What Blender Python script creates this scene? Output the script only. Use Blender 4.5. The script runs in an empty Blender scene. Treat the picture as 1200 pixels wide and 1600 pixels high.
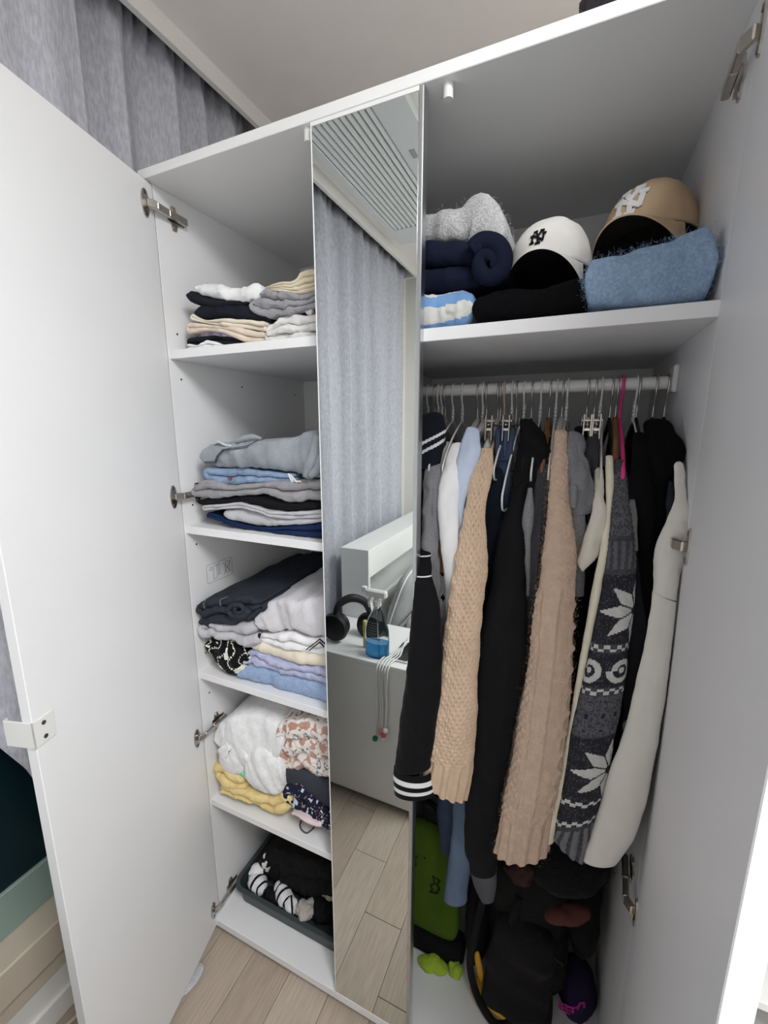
import bpy, math, random
import numpy as np
from mathutils import Matrix, Vector
random.seed(4)
S = 0.01                                   # the script works in centimetres
scene = bpy.context.scene
col = scene.collection
# ------------------------------------------------------------------ camera
CAM = np.array([92.41, -76.64, 154.56]); YAW, PIT, FPX = -0.419, -0.194, 663.0
cd = bpy.data.cameras.new('camera'); cam = bpy.data.objects.new('camera', cd); col.objects.link(cam)
cam.location = (CAM*S).tolist(); cam.rotation_euler = (math.pi/2+PIT, 0, -YAW)
cd.sensor_fit = 'HORIZONTAL'; cd.sensor_width = 36; cd.lens = 36*FPX/1200; cd.clip_start = 0.01
scene.camera = cam
# ------------------------------------------------------------------ world, light, exposure
w = bpy.data.worlds.new('world'); scene.world = w; w.use_nodes = True
w.node_tree.nodes['Background'].inputs[0].default_value = (0.03, 0.05, 0.06, 1)
w.node_tree.nodes['Background'].inputs[1].default_value = 0.3
def area(name, loc, size, watts, rgb=(1, 1, 1)):
    l = bpy.data.lights.new(name, 'AREA'); l.shape = 'RECTANGLE'; l.size = size[0]*S; l.size_y = size[1]*S
    l.energy = watts; l.color = rgb
    o = bpy.data.objects.new(name, l); col.objects.link(o); o.location = [v*S for v in loc]; return o
LIGHT = (152.0, -96.0)                    # the ceiling panel of the room, behind the camera
area('ceiling_panel_light', (LIGHT[0], LIGHT[1], 249.2), (62, 62), 33, (0.95, 0.98, 1.0))
scene.view_settings.view_transform = 'Standard'; scene.view_settings.look = 'None'
scene.view_settings.gamma = 1; scene.view_settings.exposure = 0.06; scene.view_settings.use_curve_mapping = False

# ------------------------------------------------------------------ helpers
FW = np.array([math.sin(YAW)*math.cos(PIT), math.cos(YAW)*math.cos(PIT), math.sin(PIT)])
RT = np.array([math.cos(YAW), -math.sin(YAW), 0]); UP = np.cross(RT, FW)
def at(px, py, v, ax=1):                   # photo pixel -> point on the plane Y = v (or X, Z)
    d = FW+RT*(px-600)/FPX+UP*(800-py)/FPX
    return CAM+d*((v-CAM[ax])/d[ax])
def lin(c):
    c = np.asarray(c, float)/255
    return np.where(c <= .04045, c/12.92, ((c+.055)/1.055)**2.4)
_H = np.random.RandomState(7).rand(4096)
def vn(P):                                 # value noise, -1..1
    P = np.asarray(P, float); i = np.floor(P).astype(int); f = P-i; f = f*f*(3-2*f); r = 0
    for a in (0, 1):
        for b in (0, 1):
            for c in (0, 1):
                h = _H[((i[..., 0]+a)*73+(i[..., 1]+b)*179+(i[..., 2]+c)*283) % 4096]
                r = r+h*(f[..., 0] if a else 1-f[..., 0])*(f[..., 1] if b else 1-f[..., 1])*(f[..., 2] if c else 1-f[..., 2])
    return r*2-1
def fbm(P, s, o=3):
    P = np.asarray(P)/s; r = 0; a = 1.
    for k in range(o): r = r+a*vn(P*2**k+17.3*k); a *= .5
    return r
ORG = {}
def finish(o, loc=None, parent=None):
    if parent is not None:
        o.parent = parent; o.matrix_parent_inverse = Matrix.Translation(-Vector(ORG[parent.name]))
        ORG[o.name] = (0, 0, 0) if loc is None else loc
    else: ORG[o.name] = (0, 0, 0) if loc is None else loc
    return o
def tag(o, label=None, cat=None, group=None, kind=None):
    for k, v in (('label', label), ('category', cat), ('group', group), ('kind', kind)):
        if v: o[k] = v
    return o
def thing(name, label, cat, base, group=None):
    o = bpy.data.objects.new(name, None); col.objects.link(o); b = [float(v)*S for v in base]
    o.location = b; o.empty_display_size = .05; ORG[o.name] = b
    return tag(o, label, cat, group)
def mk(name, V, F, mat, parent=None, smooth=True, uv=None, colf=None, sharp=None):
    V = np.asarray(V, float)*S; me = bpy.data.meshes.new(name)
    loc = None
    if parent is None:
        loc = [(V[:, 0].min()+V[:, 0].max())/2, (V[:, 1].min()+V[:, 1].max())/2, V[:, 2].min()]; V = V-np.array(loc)
    me.from_pydata(V.tolist(), [], [list(map(int, f)) for f in F]); me.update()
    if smooth:
        me.polygons.foreach_set('use_smooth', np.ones(len(me.polygons), bool))
        if sharp: me.set_sharp_from_angle(angle=math.radians(sharp))
    if uv is not None:
        l = me.uv_layers.new(name='UVMap'); l.data.foreach_set('uv', np.asarray(uv, np.float32).ravel())
    if colf is not None:
        a = me.color_attributes.new('Col', 'FLOAT_COLOR', 'CORNER')
        a.data.foreach_set('color', np.asarray(colf, np.float32).ravel())
    me.materials.append(mat)
    o = bpy.data.objects.new(name, me); col.objects.link(o)
    if loc: o.location = loc
    finish(o, loc, parent)
    return o
def grid(name, R, mat, parent=None, wrap=True, caps=(False, False), uv=None, paint=None, smooth=True, sharp=None):
    """R (K,M,3) rings; uv (K,M+1,2); paint(u,v)->rgb linear arrays (per face)."""
    K, M = R.shape[:2]; V = R.reshape(-1, 3).tolist(); Mm = M if wrap else M-1
    k, m = np.meshgrid(np.arange(K-1), np.arange(Mm), indexing='ij'); m2 = (m+1) % M
    F = np.stack([k*M+m, k*M+m2, (k+1)*M+m2, (k+1)*M+m], -1).reshape(-1, 4)
    uvl = cl = None
    if uv is not None:
        q = [uv[:-1, :Mm], uv[:-1, 1:Mm+1], uv[1:, 1:Mm+1], uv[1:, :Mm]]
        uvl = np.stack(q, 2).reshape(-1, 2)
        if paint is not None:
            c = (q[0]+q[1]+q[2]+q[3])/4
            rgb = paint(c[..., 0], c[..., 1]); rgb = np.concatenate([rgb, np.ones(rgb.shape[:-1]+(1,))], -1)
            cl = np.repeat(rgb.reshape(-1, 1, 4), 4, 1).reshape(-1, 4)
    F = F.tolist()
    for e, on_ in ((0, caps[0]), (1, caps[1])):
        if on_ == 'strip':
            o_ = 0 if e == 0 else (K-1)*M
            for j in range(M//2-1):
                F.append([o_+j, o_+j+1, o_+M-2-j, o_+M-1-j][::1 if e else -1])
                if uvl is not None: uvl = np.concatenate([uvl, np.repeat(uv[0 if e == 0 else -1, j:j+1], 4, 0)])
                if cl is not None: cl = np.concatenate([cl, cl[:4] if e == 0 else cl[-4:]])
        elif on_:
            r = list(range(M)) if e == 0 else list(range((K-1)*M, K*M))
            c = len(V); V.append(R[0 if e == 0 else -1].mean(0).tolist())
            for j in range(M):
                F.append([r[(j+1) % M], r[j], c] if e == 0 else [r[j], r[(j+1) % M], c])
                if uvl is not None: uvl = np.concatenate([uvl, np.repeat(uv[0 if e == 0 else -1, j:j+1], 3, 0)])
                if cl is not None: cl = np.concatenate([cl, cl[:3] if e == 0 else cl[-3:]])
    return mk(name, V, F, mat, parent, smooth, uvl, cl, sharp)
def boxgeo(x0, x1, y0, y1, z0, z1, b=.12):
    """bevelled box: 24 verts"""
    c = []; L = [(x0, x1), (y0, y1), (z0, z1)]
    b = min(b, *(abs(l[1]-l[0])*.45 for l in L))
    V = []; idx = {}
    for i in (0, 1):
        for j in (0, 1):
            for k in (0, 1):
                p = [L[0][i], L[1][j], L[2][k]]; s = [1 if v == 0 else -1 for v in (i, j, k)]
                for a in range(3):
                    q = [p[n]+(0 if n == a else s[n]*b) for n in range(3)]; idx[i, j, k, a] = len(V); V.append(q)
    F = []
    for a in range(3):
        o = [n for n in range(3) if n != a]
        for s in (0, 1):
            cyc = [(0, 0), (1, 0), (1, 1), (0, 1)]; f = []
            for u, v in cyc:
                key = [0, 0, 0]; key[a] = s; key[o[0]] = u; key[o[1]] = v; f.append(idx[(*key, a)])
            F.append(f)
            for u in (0, 1):               # edge faces between axis a and o[0] along o[1]
                pass
    for a, bb in ((0, 1), (0, 2), (1, 2)):
        c = 3-a-bb
        for s in (0, 1):
            for t in (0, 1):
                def key(cv, ax):
                    kk = [0, 0, 0]; kk[a] = s; kk[bb] = t; kk[c] = cv; return idx[(*kk, ax)]
                F.append([key(0, a), key(1, a), key(1, bb), key(0, bb)])
    for i in (0, 1):
        for j in (0, 1):
            for k in (0, 1): F.append([idx[i, j, k, 0], idx[i, j, k, 1], idx[i, j, k, 2]])
    return V, F
def fixn(o):                               # consistent outward normals without operators
    import bmesh
    bm = bmesh.new(); bm.from_mesh(o.data); bmesh.ops.recalc_face_normals(bm, faces=bm.faces); bm.to_mesh(o.data); bm.free(); return o
def box(name, x0, x1, y0, y1, z0, z1, mat, parent=None, b=.12, xf=None):
    V, F = boxgeo(x0, x1, y0, y1, z0, z1, b)
    if xf: V = [xf(*v) for v in V]
    return fixn(mk(name, V, F, mat, parent, False))
def multi(name, geos, mat, parent=None, smooth=False, xf=None, sharp=None):
    V, F = [], []
    for v, f in geos:
        n = len(V); V += [list(q) for q in v]; F += [[i+n for i in q] for q in f]
    if xf: V = [xf(*v) for v in V]
    return fixn(mk(name, V, F, mat, parent, smooth, sharp=sharp))
def smooth_path(P, n):
    P = np.asarray(P, float); d = np.r_[0, np.cumsum(np.linalg.norm(np.diff(P[:, :3], axis=0), axis=1))]
    t = np.linspace(0, d[-1], n); m = np.gradient(P, d, axis=0) if len(P) > 2 else np.tile((P[1]-P[0])/max(d[1], 1e-6), (2, 1))
    i = np.clip(np.searchsorted(d, t, side='right')-1, 0, len(d)-2); h = (d[i+1]-d[i])[:, None]; s = ((t-d[i])/(d[i+1]-d[i]))[:, None]
    return (2*s**3-3*s**2+1)*P[i]+(s**3-2*s**2+s)*h*m[i]+(-2*s**3+3*s**2)*P[i+1]+(s**3-s**2)*h*m[i+1]
def tubegeo(P, r, m=8, n=None):
    P = np.asarray(P, float)
    if n: P = smooth_path(P, n)
    T = np.gradient(P, axis=0); T /= np.linalg.norm(T, axis=1)[:, None]+1e-9
    a = np.array([.31, .2, .93]); N = np.cross(T[0], a)
    if np.linalg.norm(N) < .1: N = np.cross(T[0], [1, 0, 0])
    rr = np.full(len(P), r) if np.isscalar(r) else np.interp(np.linspace(0, 1, len(P)), np.linspace(0, 1, len(r)), r)
    R = []
    for p, t, q in zip(P, T, rr):
        N = N-t*(N@t); N /= np.linalg.norm(N); B = np.cross(t, N)
        th = np.linspace(0, 2*np.pi, m, endpoint=False)
        R.append(p+q*(np.cos(th)[:, None]*N+np.sin(th)[:, None]*B))
    R = np.array(R); K = len(R); V = R.reshape(-1, 3).tolist()
    F = [[k*m+j, k*m+(j+1) % m, (k+1)*m+(j+1) % m, (k+1)*m+j] for k in range(K-1) for j in range(m)]
    F += [list(range(m))[::-1], [(K-1)*m+j for j in range(m)]]
    return V, F
def tube(name, P, r, mat, parent=None, m=8, n=None):
    return multi(name, [tubegeo(P, r, m, n)], mat, parent, True, sharp=60)
def lathe(prof, c, axis=2, m=20, sx=1, sy=1):
    th = np.linspace(0, 2*np.pi, m, endpoint=False); V = []
    for r, h in prof:
        for t in th:
            q = [r*math.cos(t)*sx, r*math.sin(t)*sy, h]
            if axis == 0: q = [q[2], q[0], q[1]]
            if axis == 1: q = [q[0], q[2], q[1]]
            V.append([q[0]+c[0], q[1]+c[1], q[2]+c[2]])
    K = len(prof)
    F = [[k*m+j, k*m+(j+1) % m, (k+1)*m+(j+1) % m, (k+1)*m+j] for k in range(K-1) for j in range(m)]
    F += [list(range(m))[::-1], [(K-1)*m+j for j in range(m)]]
    return V, F
def plategeo(poly, f, t):
    """flat polygon (a,b) mapped by f(a,b,h) to 3D, thickness t"""
    n = len(poly); V = [f(a, b, 0) for a, b in poly]+[f(a, b, t) for a, b in poly]
    F = [list(range(n))[::-1], list(range(n, 2*n))]+[[i, (i+1) % n, n+(i+1) % n, n+i] for i in range(n)]
    return V, F
def strokegeo(pts, wd, f, t):              # polyline drawn as a flat strip
    out = []
    for (a0, b0), (a1, b1) in zip(pts[:-1], pts[1:]):
        L = math.hypot(a1-a0, b1-b0)+1e-9; nx, ny = -(b1-b0)/L*wd/2, (a1-a0)/L*wd/2; ex, ey = (a1-a0)/L*wd*.3, (b1-b0)/L*wd*.3
        k = max(1, int(L/(wd*2))); q = []
        for i in range(k+1):
            s = i/k; q.append((a0-ex+(a1-a0+2*ex)*s+nx, b0-ey+(b1-b0+2*ey)*s+ny))
        r = []
        for i in range(k, -1, -1):
            s = i/k; r.append((a0-ex+(a1-a0+2*ex)*s-nx, b0-ey+(b1-b0+2*ey)*s-ny))
        for i in range(k):
            out.append(plategeo([q[i], q[i+1], r[k-i-1], r[k-i]], f, t))
    return out

# ------------------------------------------------------------------ materials
MATS = {}
def mat(name, rgb, rough=.75, bump=None, var=.05, vs=30, sheen=0, metal=0, rgb2=None, attr=False, spec=.5, trans=0, uvb=False, emit=0, ior=1.45):
    """bump: (scale per metre, strength, distance mm); rgb2: second colour of a fine heather"""
    if name in MATS: return MATS[name]
    m = bpy.data.materials.new(name); m.use_nodes = True; N = m.node_tree.nodes; L = m.node_tree.links
    b = N['Principled BSDF']; b.inputs['Roughness'].default_value = rough; b.inputs['Metallic'].default_value = metal
    b.inputs['Specular IOR Level'].default_value = spec; b.inputs['Transmission Weight'].default_value = trans; b.inputs['IOR'].default_value = ior
    c = (*lin(rgb), 1); b.inputs['Base Color'].default_value = c
    tc = N.new('ShaderNodeTexCoord')
    def noise(sc, det=3, st=None):
        n = N.new('ShaderNodeTexNoise'); n.inputs['Scale'].default_value = sc; n.inputs['Detail'].default_value = det
        if st:
            mp = N.new('ShaderNodeMapping'); mp.inputs['Scale'].default_value = st; L.new(tc.outputs['Object'], mp.inputs[0]); L.new(mp.outputs[0], n.inputs['Vector'])
        else: L.new(tc.outputs['Object'], n.inputs['Vector'])
        return n
    src = None
    if attr:
        a = N.new('ShaderNodeAttribute'); a.attribute_name = 'Col'; src = a.outputs['Color']
    if rgb2 is not None:
        n = noise(rgb2[1], 4, rgb2[2] if len(rgb2) > 2 else None); r = N.new('ShaderNodeValToRGB')
        r.color_ramp.elements[0].position = .38; r.color_ramp.elements[1].position = .62
        r.color_ramp.elements[0].color = c; r.color_ramp.elements[1].color = (*lin(rgb2[0]), 1)
        L.new(n.outputs['Fac'], r.inputs[0]); src = r.outputs[0]
    if var:
        n = noise(vs, 4); mr = N.new('ShaderNodeMapRange'); mr.inputs['From Min'].default_value = .3; mr.inputs['From Max'].default_value = .7
        mr.inputs['To Min'].default_value = 1-var; mr.inputs['To Max'].default_value = 1+var; L.new(n.outputs['Fac'], mr.inputs[0])
        mx = N.new('ShaderNodeMix'); mx.data_type = 'RGBA'; mx.blend_type = 'MULTIPLY'; mx.inputs[0].default_value = 1
        if src: L.new(src, mx.inputs[6])
        else: mx.inputs[6].default_value = c
        L.new(mr.outputs[0], mx.inputs[7]); src = mx.outputs[2]
    if src: L.new(src, b.inputs['Base Color'])
    if bump:
        n = noise(bump[0], 4); bp = N.new('ShaderNodeBump'); bp.inputs['Strength'].default_value = bump[1]; bp.inputs['Distance'].default_value = bump[2]*.001
        L.new(n.outputs['Fac'], bp.inputs['Height']); L.new(bp.outputs[0], b.inputs['Normal'])
    if sheen:
        b.inputs['Sheen Weight'].default_value = sheen; b.inputs['Sheen Roughness'].default_value = .4
        b.inputs['Sheen Tint'].default_value = c
    if emit: b.inputs['Emission Color'].default_value = c; b.inputs['Emission Strength'].default_value = emit
    MATS[name] = m; return m
def cloth(name, rgb, var=.05, vs=25): return mat(name, rgb, .85, (900, .25, .6), var, vs, spec=.25)
def fuzzy(name, rgb, rgb2=None): return mat(name, rgb, .95, (330, .9, 2.2), .07, 60, .5, rgb2=rgb2, spec=.1)
def jersey(name, rgb, rgb2): return mat(name, rgb, .9, (700, .35, .8), .04, 20, .15, rgb2=(rgb2, 420, (1, 1, 2.6)), spec=.2)
def denim(name, rgb, rgb2): return mat(name, rgb, .85, (800, .4, .8), .16, 14, rgb2=(rgb2, 520, (1, 1, 3)), spec=.2)
def painted(name): return mat(name, (200, 200, 200), .88, (800, .35, .8), .05, 40, .1, attr=True, spec=.2)
M_white = mat('white_laminate', (238, 238, 240), .42, (220, .04, .2), .012, 6, spec=.4)
M_edge = mat('white_edge_band', (240, 240, 240), .4, None, .01, 6)
M_steel = mat('nickel_steel', (190, 186, 180), .28, None, .05, 80, metal=1)
M_dark = mat('black_plastic', (22, 22, 24), .5, None, 0)
M_wpl = mat('white_plastic', (232, 232, 230), .4, None, 0)
M_mirror = mat('mirror_silver', (226, 230, 229), .004, None, 0, metal=1)
M_alu = mat('brushed_aluminium', (205, 208, 210), .3, None, .03, 60, metal=1)

# ------------------------------------------------------------------ room
ZC = 253.0
M_wall = mat('white_wallpaper', (240, 238, 234), .85, (140, .15, .6), .015, 12)
M_ceil = mat('ceiling_paper', (246, 240, 235), .9, (160, .12, .5), .015, 12)
def struct(o): return tag(o, kind='structure')
X0, X1, Y0, Y1 = -22.0, 208.0, -222.0, 60.0
fl = struct(box('floor', X0-12, X1+5, Y0-5, Y1+5, -6, -1.2, mat('floor_joint', (120, 108, 96), .8), b=0))
M_pl = []
for i, c in enumerate([(190, 175, 160), (182, 167, 152), (196, 182, 168)]):
    m = mat('oak_plank_%d' % i, c, .45, (60, .05, .3), .05, 5, rgb2=(tuple(v-12 for v in c), 55, (3.2, .22, 1))); M_pl.append(m)
PW, PL = 12.75, 104.4
rows = list(range(-3, 19))
kk = 0
for r in rows:                             # boards run from the wardrobe to the back of the room
    xa = 3.4+PW*r; off = -43.8+17.35*(r-2)
    y = off+PL*(math.ceil((Y0-off)/PL)-1); ln = PL
    while y < Y1:
        a, bq = max(y, Y0), min(y+ln, Y1)
        xl, xr = max(xa, X0+.1), min(xa+PW, X1)
        if bq-a > 1 and xr-xl > .5:
            o = box('floor_plank', xl+.06, xr-.06, a+.06, bq-.06, -1.3, 0, M_pl[(r*7+kk*3) % 3], fl, b=.09); kk += 1
        y += ln
struct(multi('ceiling', [boxgeo(-6.6, X1+5, Y0-5, Y1+5, ZC, ZC+17, 0), boxgeo(X0-15, -6.6, Y0-5, Y1+5, 267, ZC+17, 0)], M_ceil))
struct(box('wall_back', X0-15, X1+5, Y1, Y1+6, 0, 269, M_wall, b=0))
struct(box('wall_right', X1, X1+6, Y0, Y1, 0, ZC, M_wall, b=0))
struct(box('wall_front', X0-15, X1+5, Y0-6, Y0, 0, 269, M_wall, b=0))
# window wall: low parapet, window, solid end behind the bed
WY0, WY1, WZ0, WZ1 = -196.5, 56.0, 20.5, 236.0
wl = struct(multi('wall_left', [boxgeo(X0-14, X0, Y0, Y1, 0, WZ0, 0), boxgeo(X0-14, X0, Y0, WY0, WZ0, 267, 0), boxgeo(X0-14, X0, WY1, Y1, WZ0, 267, 0), boxgeo(X0-14, X0, WY0, WY1, WZ1, 267, 0)], M_wall))
M_cream = mat('cream_window_frame', (214, 200, 182), .5, None, .02, 8)
M_teal = mat('tinted_sash', (150, 172, 164), .45, None, .05, 10)
wn = struct(box('window_1', X0-13, X0+1.2, WY0, WY1, WZ0-5.5, WZ0+1, M_cream, b=.3))
box('window_sill', X0-13, X0+3.5, WY0, WY1, WZ0+1.2, WZ0+11, M_cream, wn, .4)
for y in (WY0, WY1-5): box('window_frame', X0-13, X0-1, y, y+5, WZ0+11, WZ1-5, M_cream, wn, .3)
box('window_frame', X0-13, X0-1, WY0, WY1, WZ1-5, WZ1, M_cream, wn, .3)
for i, (a, bq) in enumerate(((WY0+5, -72.), (-72., WY1-5))):
    sx = X0-9+i*2.6
    multi('sash', [boxgeo(sx, sx+2.4, a, bq, WZ0+11.1, WZ0+23, .25), boxgeo(sx, sx+2.4, a, bq, WZ1-12, WZ1-5.1, .25), boxgeo(sx, sx+2.4, a, a+6, WZ0+23, WZ1-12, .25), boxgeo(sx, sx+2.4, bq-6, bq, WZ0+23, WZ1-12, .25)], M_teal, wn)
    box('pane', sx+.9, sx+1.5, a+6, bq-6, WZ0+23, WZ1-12, mat('night_glass', (16, 40, 46), .06, None, 0, spec=.6), wn, 0)
struct(box('baseboard_left', X0, X0+1.1, Y0, Y1-.2, 0.05, 7, M_wall, b=.25))
struct(box('trim_1', -8.6, -6.62, WY0-7, Y1-.2, 248.4, 266.9, mat('white_fascia', (236, 234, 230), .5, None, .01, 8), b=.2))
struct(box('trim_2', X0, -8.62, WY0-7, WY0-5.2, 248.4, 266.9, MATS['white_fascia'], b=.1))
# curtain track inside the box and its gliders
tr = thing('curtain_track', 'dark curtain track with small gliders inside the ceiling curtain box', 'curtain rail', (-14, -60, 259))
box('rail', -15, -12.6, WY0, WY1, 259.6, 262.5, mat('dark_track', (52, 54, 56), .5), tr, .2)
for i in range(46):
    y = -190+i*5.4; tube('glider', [(-13.8, y, 259.8), (-13.8, y, 258.6), (-13.2, y+.5, 257.4), (-13.8, y+.9, 256.6)], .18, M_wpl, tr, 6)
M_cur = mat('grey_linen_curtain', (186, 187, 196), .9, (500, .4, .8), .06, 60, rgb2=((204, 205, 214), 210, (1, 1, .22)), spec=.15)
def curtain(name, label, ya, yb, n, amp, xc, z0, z1, ph, head=7, lift=None, seed=0, group=None):
    K, M = 50, int(abs(yb-ya)*2.2)
    s = np.linspace(0, 1, M); y = ya+(yb-ya)*s; z = np.linspace(z0, z1, K)
    yy, zz = np.meshgrid(y, z); t = (zz-z0)/(z1-z0)
    wv = (1-2*np.abs(np.sin(np.pi*n*(s+.03*np.sin(9*s+seed))+ph)))[None, :]
    hd = np.clip((zz-(z1-head))/2.5, 0, 1)
    fine = np.sin(2*np.pi*n*3.3*s+ph)[None, :]
    x = xc+amp*(np.sign(wv)*np.abs(wv)**.75)*(1-.3*t)*(1-.6*hd)+.9*fine*hd-.9*np.exp(-((zz-(z1-head))/.9)**2)+.7*fbm(np.stack([zz*.15+seed, yy, zz*0], -1), 7)
    if lift is not None: zz = lift(yy, zz)
    A = np.stack([x, yy, zz], -1); B = A.copy(); B[..., 0] -= .22
    R = np.concatenate([A, B[:, ::-1]], 1)
    o = grid(name, R, M_cur, None, True, ('strip', 'strip')); return tag(o, label, 'curtain', group)
curtain('curtain', 'grey linen curtain behind the open left door and wardrobe top, bunched in deep folds', -3.0, 54, 4.5, 3.6, -15.2, 1.5, 257.0, .4, seed=1, group='grey window curtains')
curtain('curtain', 'flat grey curtain panel at the far upper left corner, overlapping in front of the others', -64, -3.6, 3, 1.0, -10.8, 1.5, 257.2, 1.2, seed=4, group='grey window curtains',
        lift=lambda y, z: 257.2-(257.2-z)*(257.2-np.interp(y, [-64, -45, -36, -31, -25, -18, -10], [125, 104, 83, 65, 45, 22, 2]))/255.7)
curtain('curtain', 'pale grey pleated curtain hanging behind the bed, seen in the mirror', -199, -66, 6.5, 4.2, -14.0, 1.5, 253.8, 0, seed=8, group='grey window curtains')
# ceiling cassette air conditioner, seen in the mirror
M_ac = mat('ac_white', (226, 228, 228), .45, None, 0)
ac = thing('air_conditioner', 'white ceiling cassette air conditioner with long slats, seen in the mirror', 'air conditioner', (20, -95, 249))
multi('panel', [boxgeo(-1, 2.4, -159, -30, 250.3, ZC-.05, .3), boxgeo(27.6, 39, -159, -30, 250.3, ZC-.05, .3), boxgeo(2.4, 27.6, -159, -142, 250.3, ZC-.05, .3), boxgeo(2.4, 27.6, -34, -30, 250.3, ZC-.05, .3)], M_ac, ac)
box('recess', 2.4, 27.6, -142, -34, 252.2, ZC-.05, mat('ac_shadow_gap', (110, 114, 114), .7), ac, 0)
for i in range(11):
    xa = 3.0+i*2.27
    V, F = boxgeo(xa, xa+1.5, -141.8, -34.2, 250.2, 251.6, .25); V = [(v[0], v[1], v[2]+(v[0]-xa)*.35) for v in V]
    fixn(mk('slat', V, F, M_ac, ac, False))
box('label_plate', 31, 33, -92, -87, 250.15, 250.35, mat('ac_label', (168, 170, 172), .5), ac, .05)
# ceiling lamp behind the camera (its light is the area light at the top)
cl = thing('ceiling_light', 'square white ceiling light panel behind the viewer', 'ceiling light', (LIGHT[0], LIGHT[1], 250))
a, bq = LIGHT
multi('frame', [boxgeo(a-35, a+35, bq-35, bq-32, 249.6, ZC, .3), boxgeo(a-35, a+35, bq+32, bq+35, 249.6, ZC, .3), boxgeo(a-35, a-32, bq-32, bq+32, 249.6, ZC, .3), boxgeo(a+32, a+35, bq-32, bq+32, 249.6, ZC, .3)], M_wpl, cl)
box('diffuser', a-32, a+32, bq-32, bq+32, 250, 250.6, mat('lamp_diffuser', (255, 248, 240), .5, None, 0, emit=4), cl, 0)

# ------------------------------------------------------------------ wardrobe
W, H, T, YB = 111.0, 210.0, 1.8, 56.0
XM0, XM1, DV = 45.0, 66.1, 48.0            # mirror edges, divider
SH = [173.0, 129.8, 88.1, 46.5]; ZR = 172.0; ZB = 5.5
wd = thing('wardrobe', 'tall white wardrobe with mirror strip between two open doors', 'wardrobe', (W/2, 28, 0))
box('top_panel', 0, W, -2.2, YB+2, 208.1, H, M_edge, wd, .1)
box('bottom_panel', 0, W, -2.2, YB+.4, ZB-2.4, ZB, M_white, wd, .1)
box('plinth', .6, W-.6, 1.2, 3, .05, ZB-2.4, M_white, wd, .05)
for x in (0, W-T): box('side_panel', x, x+T, 0, YB+2, .05, 208.1, M_white, wd, .06)
box('divider', DV, DV+T, 0.1, YB, ZB, 208.1, M_white, wd, .05)
box('back_panel', T, W-T, YB, YB+.6, ZB, 208.1, M_white, wd, 0)
for z in SH: box('shelf', T, DV, .5, YB, z-2.0, z, M_white, wd, .08)
box('shelf', DV+T, W-T, -.4, YB, ZR-2.2, ZR, M_white, wd, .08)
for px, py in ((700, 143), (481, 212)):
    q = at(px, py, 207, 2); multi('door_stop', [lathe([(.75, 206.0), (.8, 206.3), (.8, 208.1)], (q[0], q[1]+.2, 0), m=16)], M_wpl, wd, True, sharp=40)
for (y, z) in [(3.1, 177.1), (3.1, 166.5), (3.2, 134.9), (3.3, 124.2), (24.4, 166.5), (50.5, 166.1), (3.2, 92.5), (24, 135), (3.2, 80)]:
    multi('pin_hole', [lathe([(.26, T-.02), (.26, T+.03)], (0, y, z), 0, 10)], M_dark, wd)
# mirror strip (fixed front between the doors)
mp = box('mirror_panel', XM0, XM1, -1.8, 0, ZB+.2, 207.9, M_white, wd, .08)
box('mirror', XM0+.15, XM1-.75, -2.25, -1.82, ZB+.5, 207.2, M_mirror, mp, .04)
box('edge_strip', XM1-.72, XM1+.12, -2.4, -.2, ZB+.2, 207.9, M_alu, mp, .15)
box('edge_strip', XM0-.05, XM0+.14, -2.35, -.2, ZB+.2, 207.9, M_edge, mp, .05)
box('edge_strip', XM0+.15, XM1-.73, -2.35, -1.82, 207.22, 207.9, M_edge, mp, .05)
def frame_xf(hx, hy, ang, sgn):            # door-local (u along the door, n towards the inside, z)
    A = math.radians(ang); d = (sgn*math.cos(A), -math.sin(A)); n = (sgn*math.sin(A), math.cos(A))
    return lambda u, nn, z: (hx+u*d[0]+nn*n[0], hy+u*d[1]+nn*n[1], z)
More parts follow.
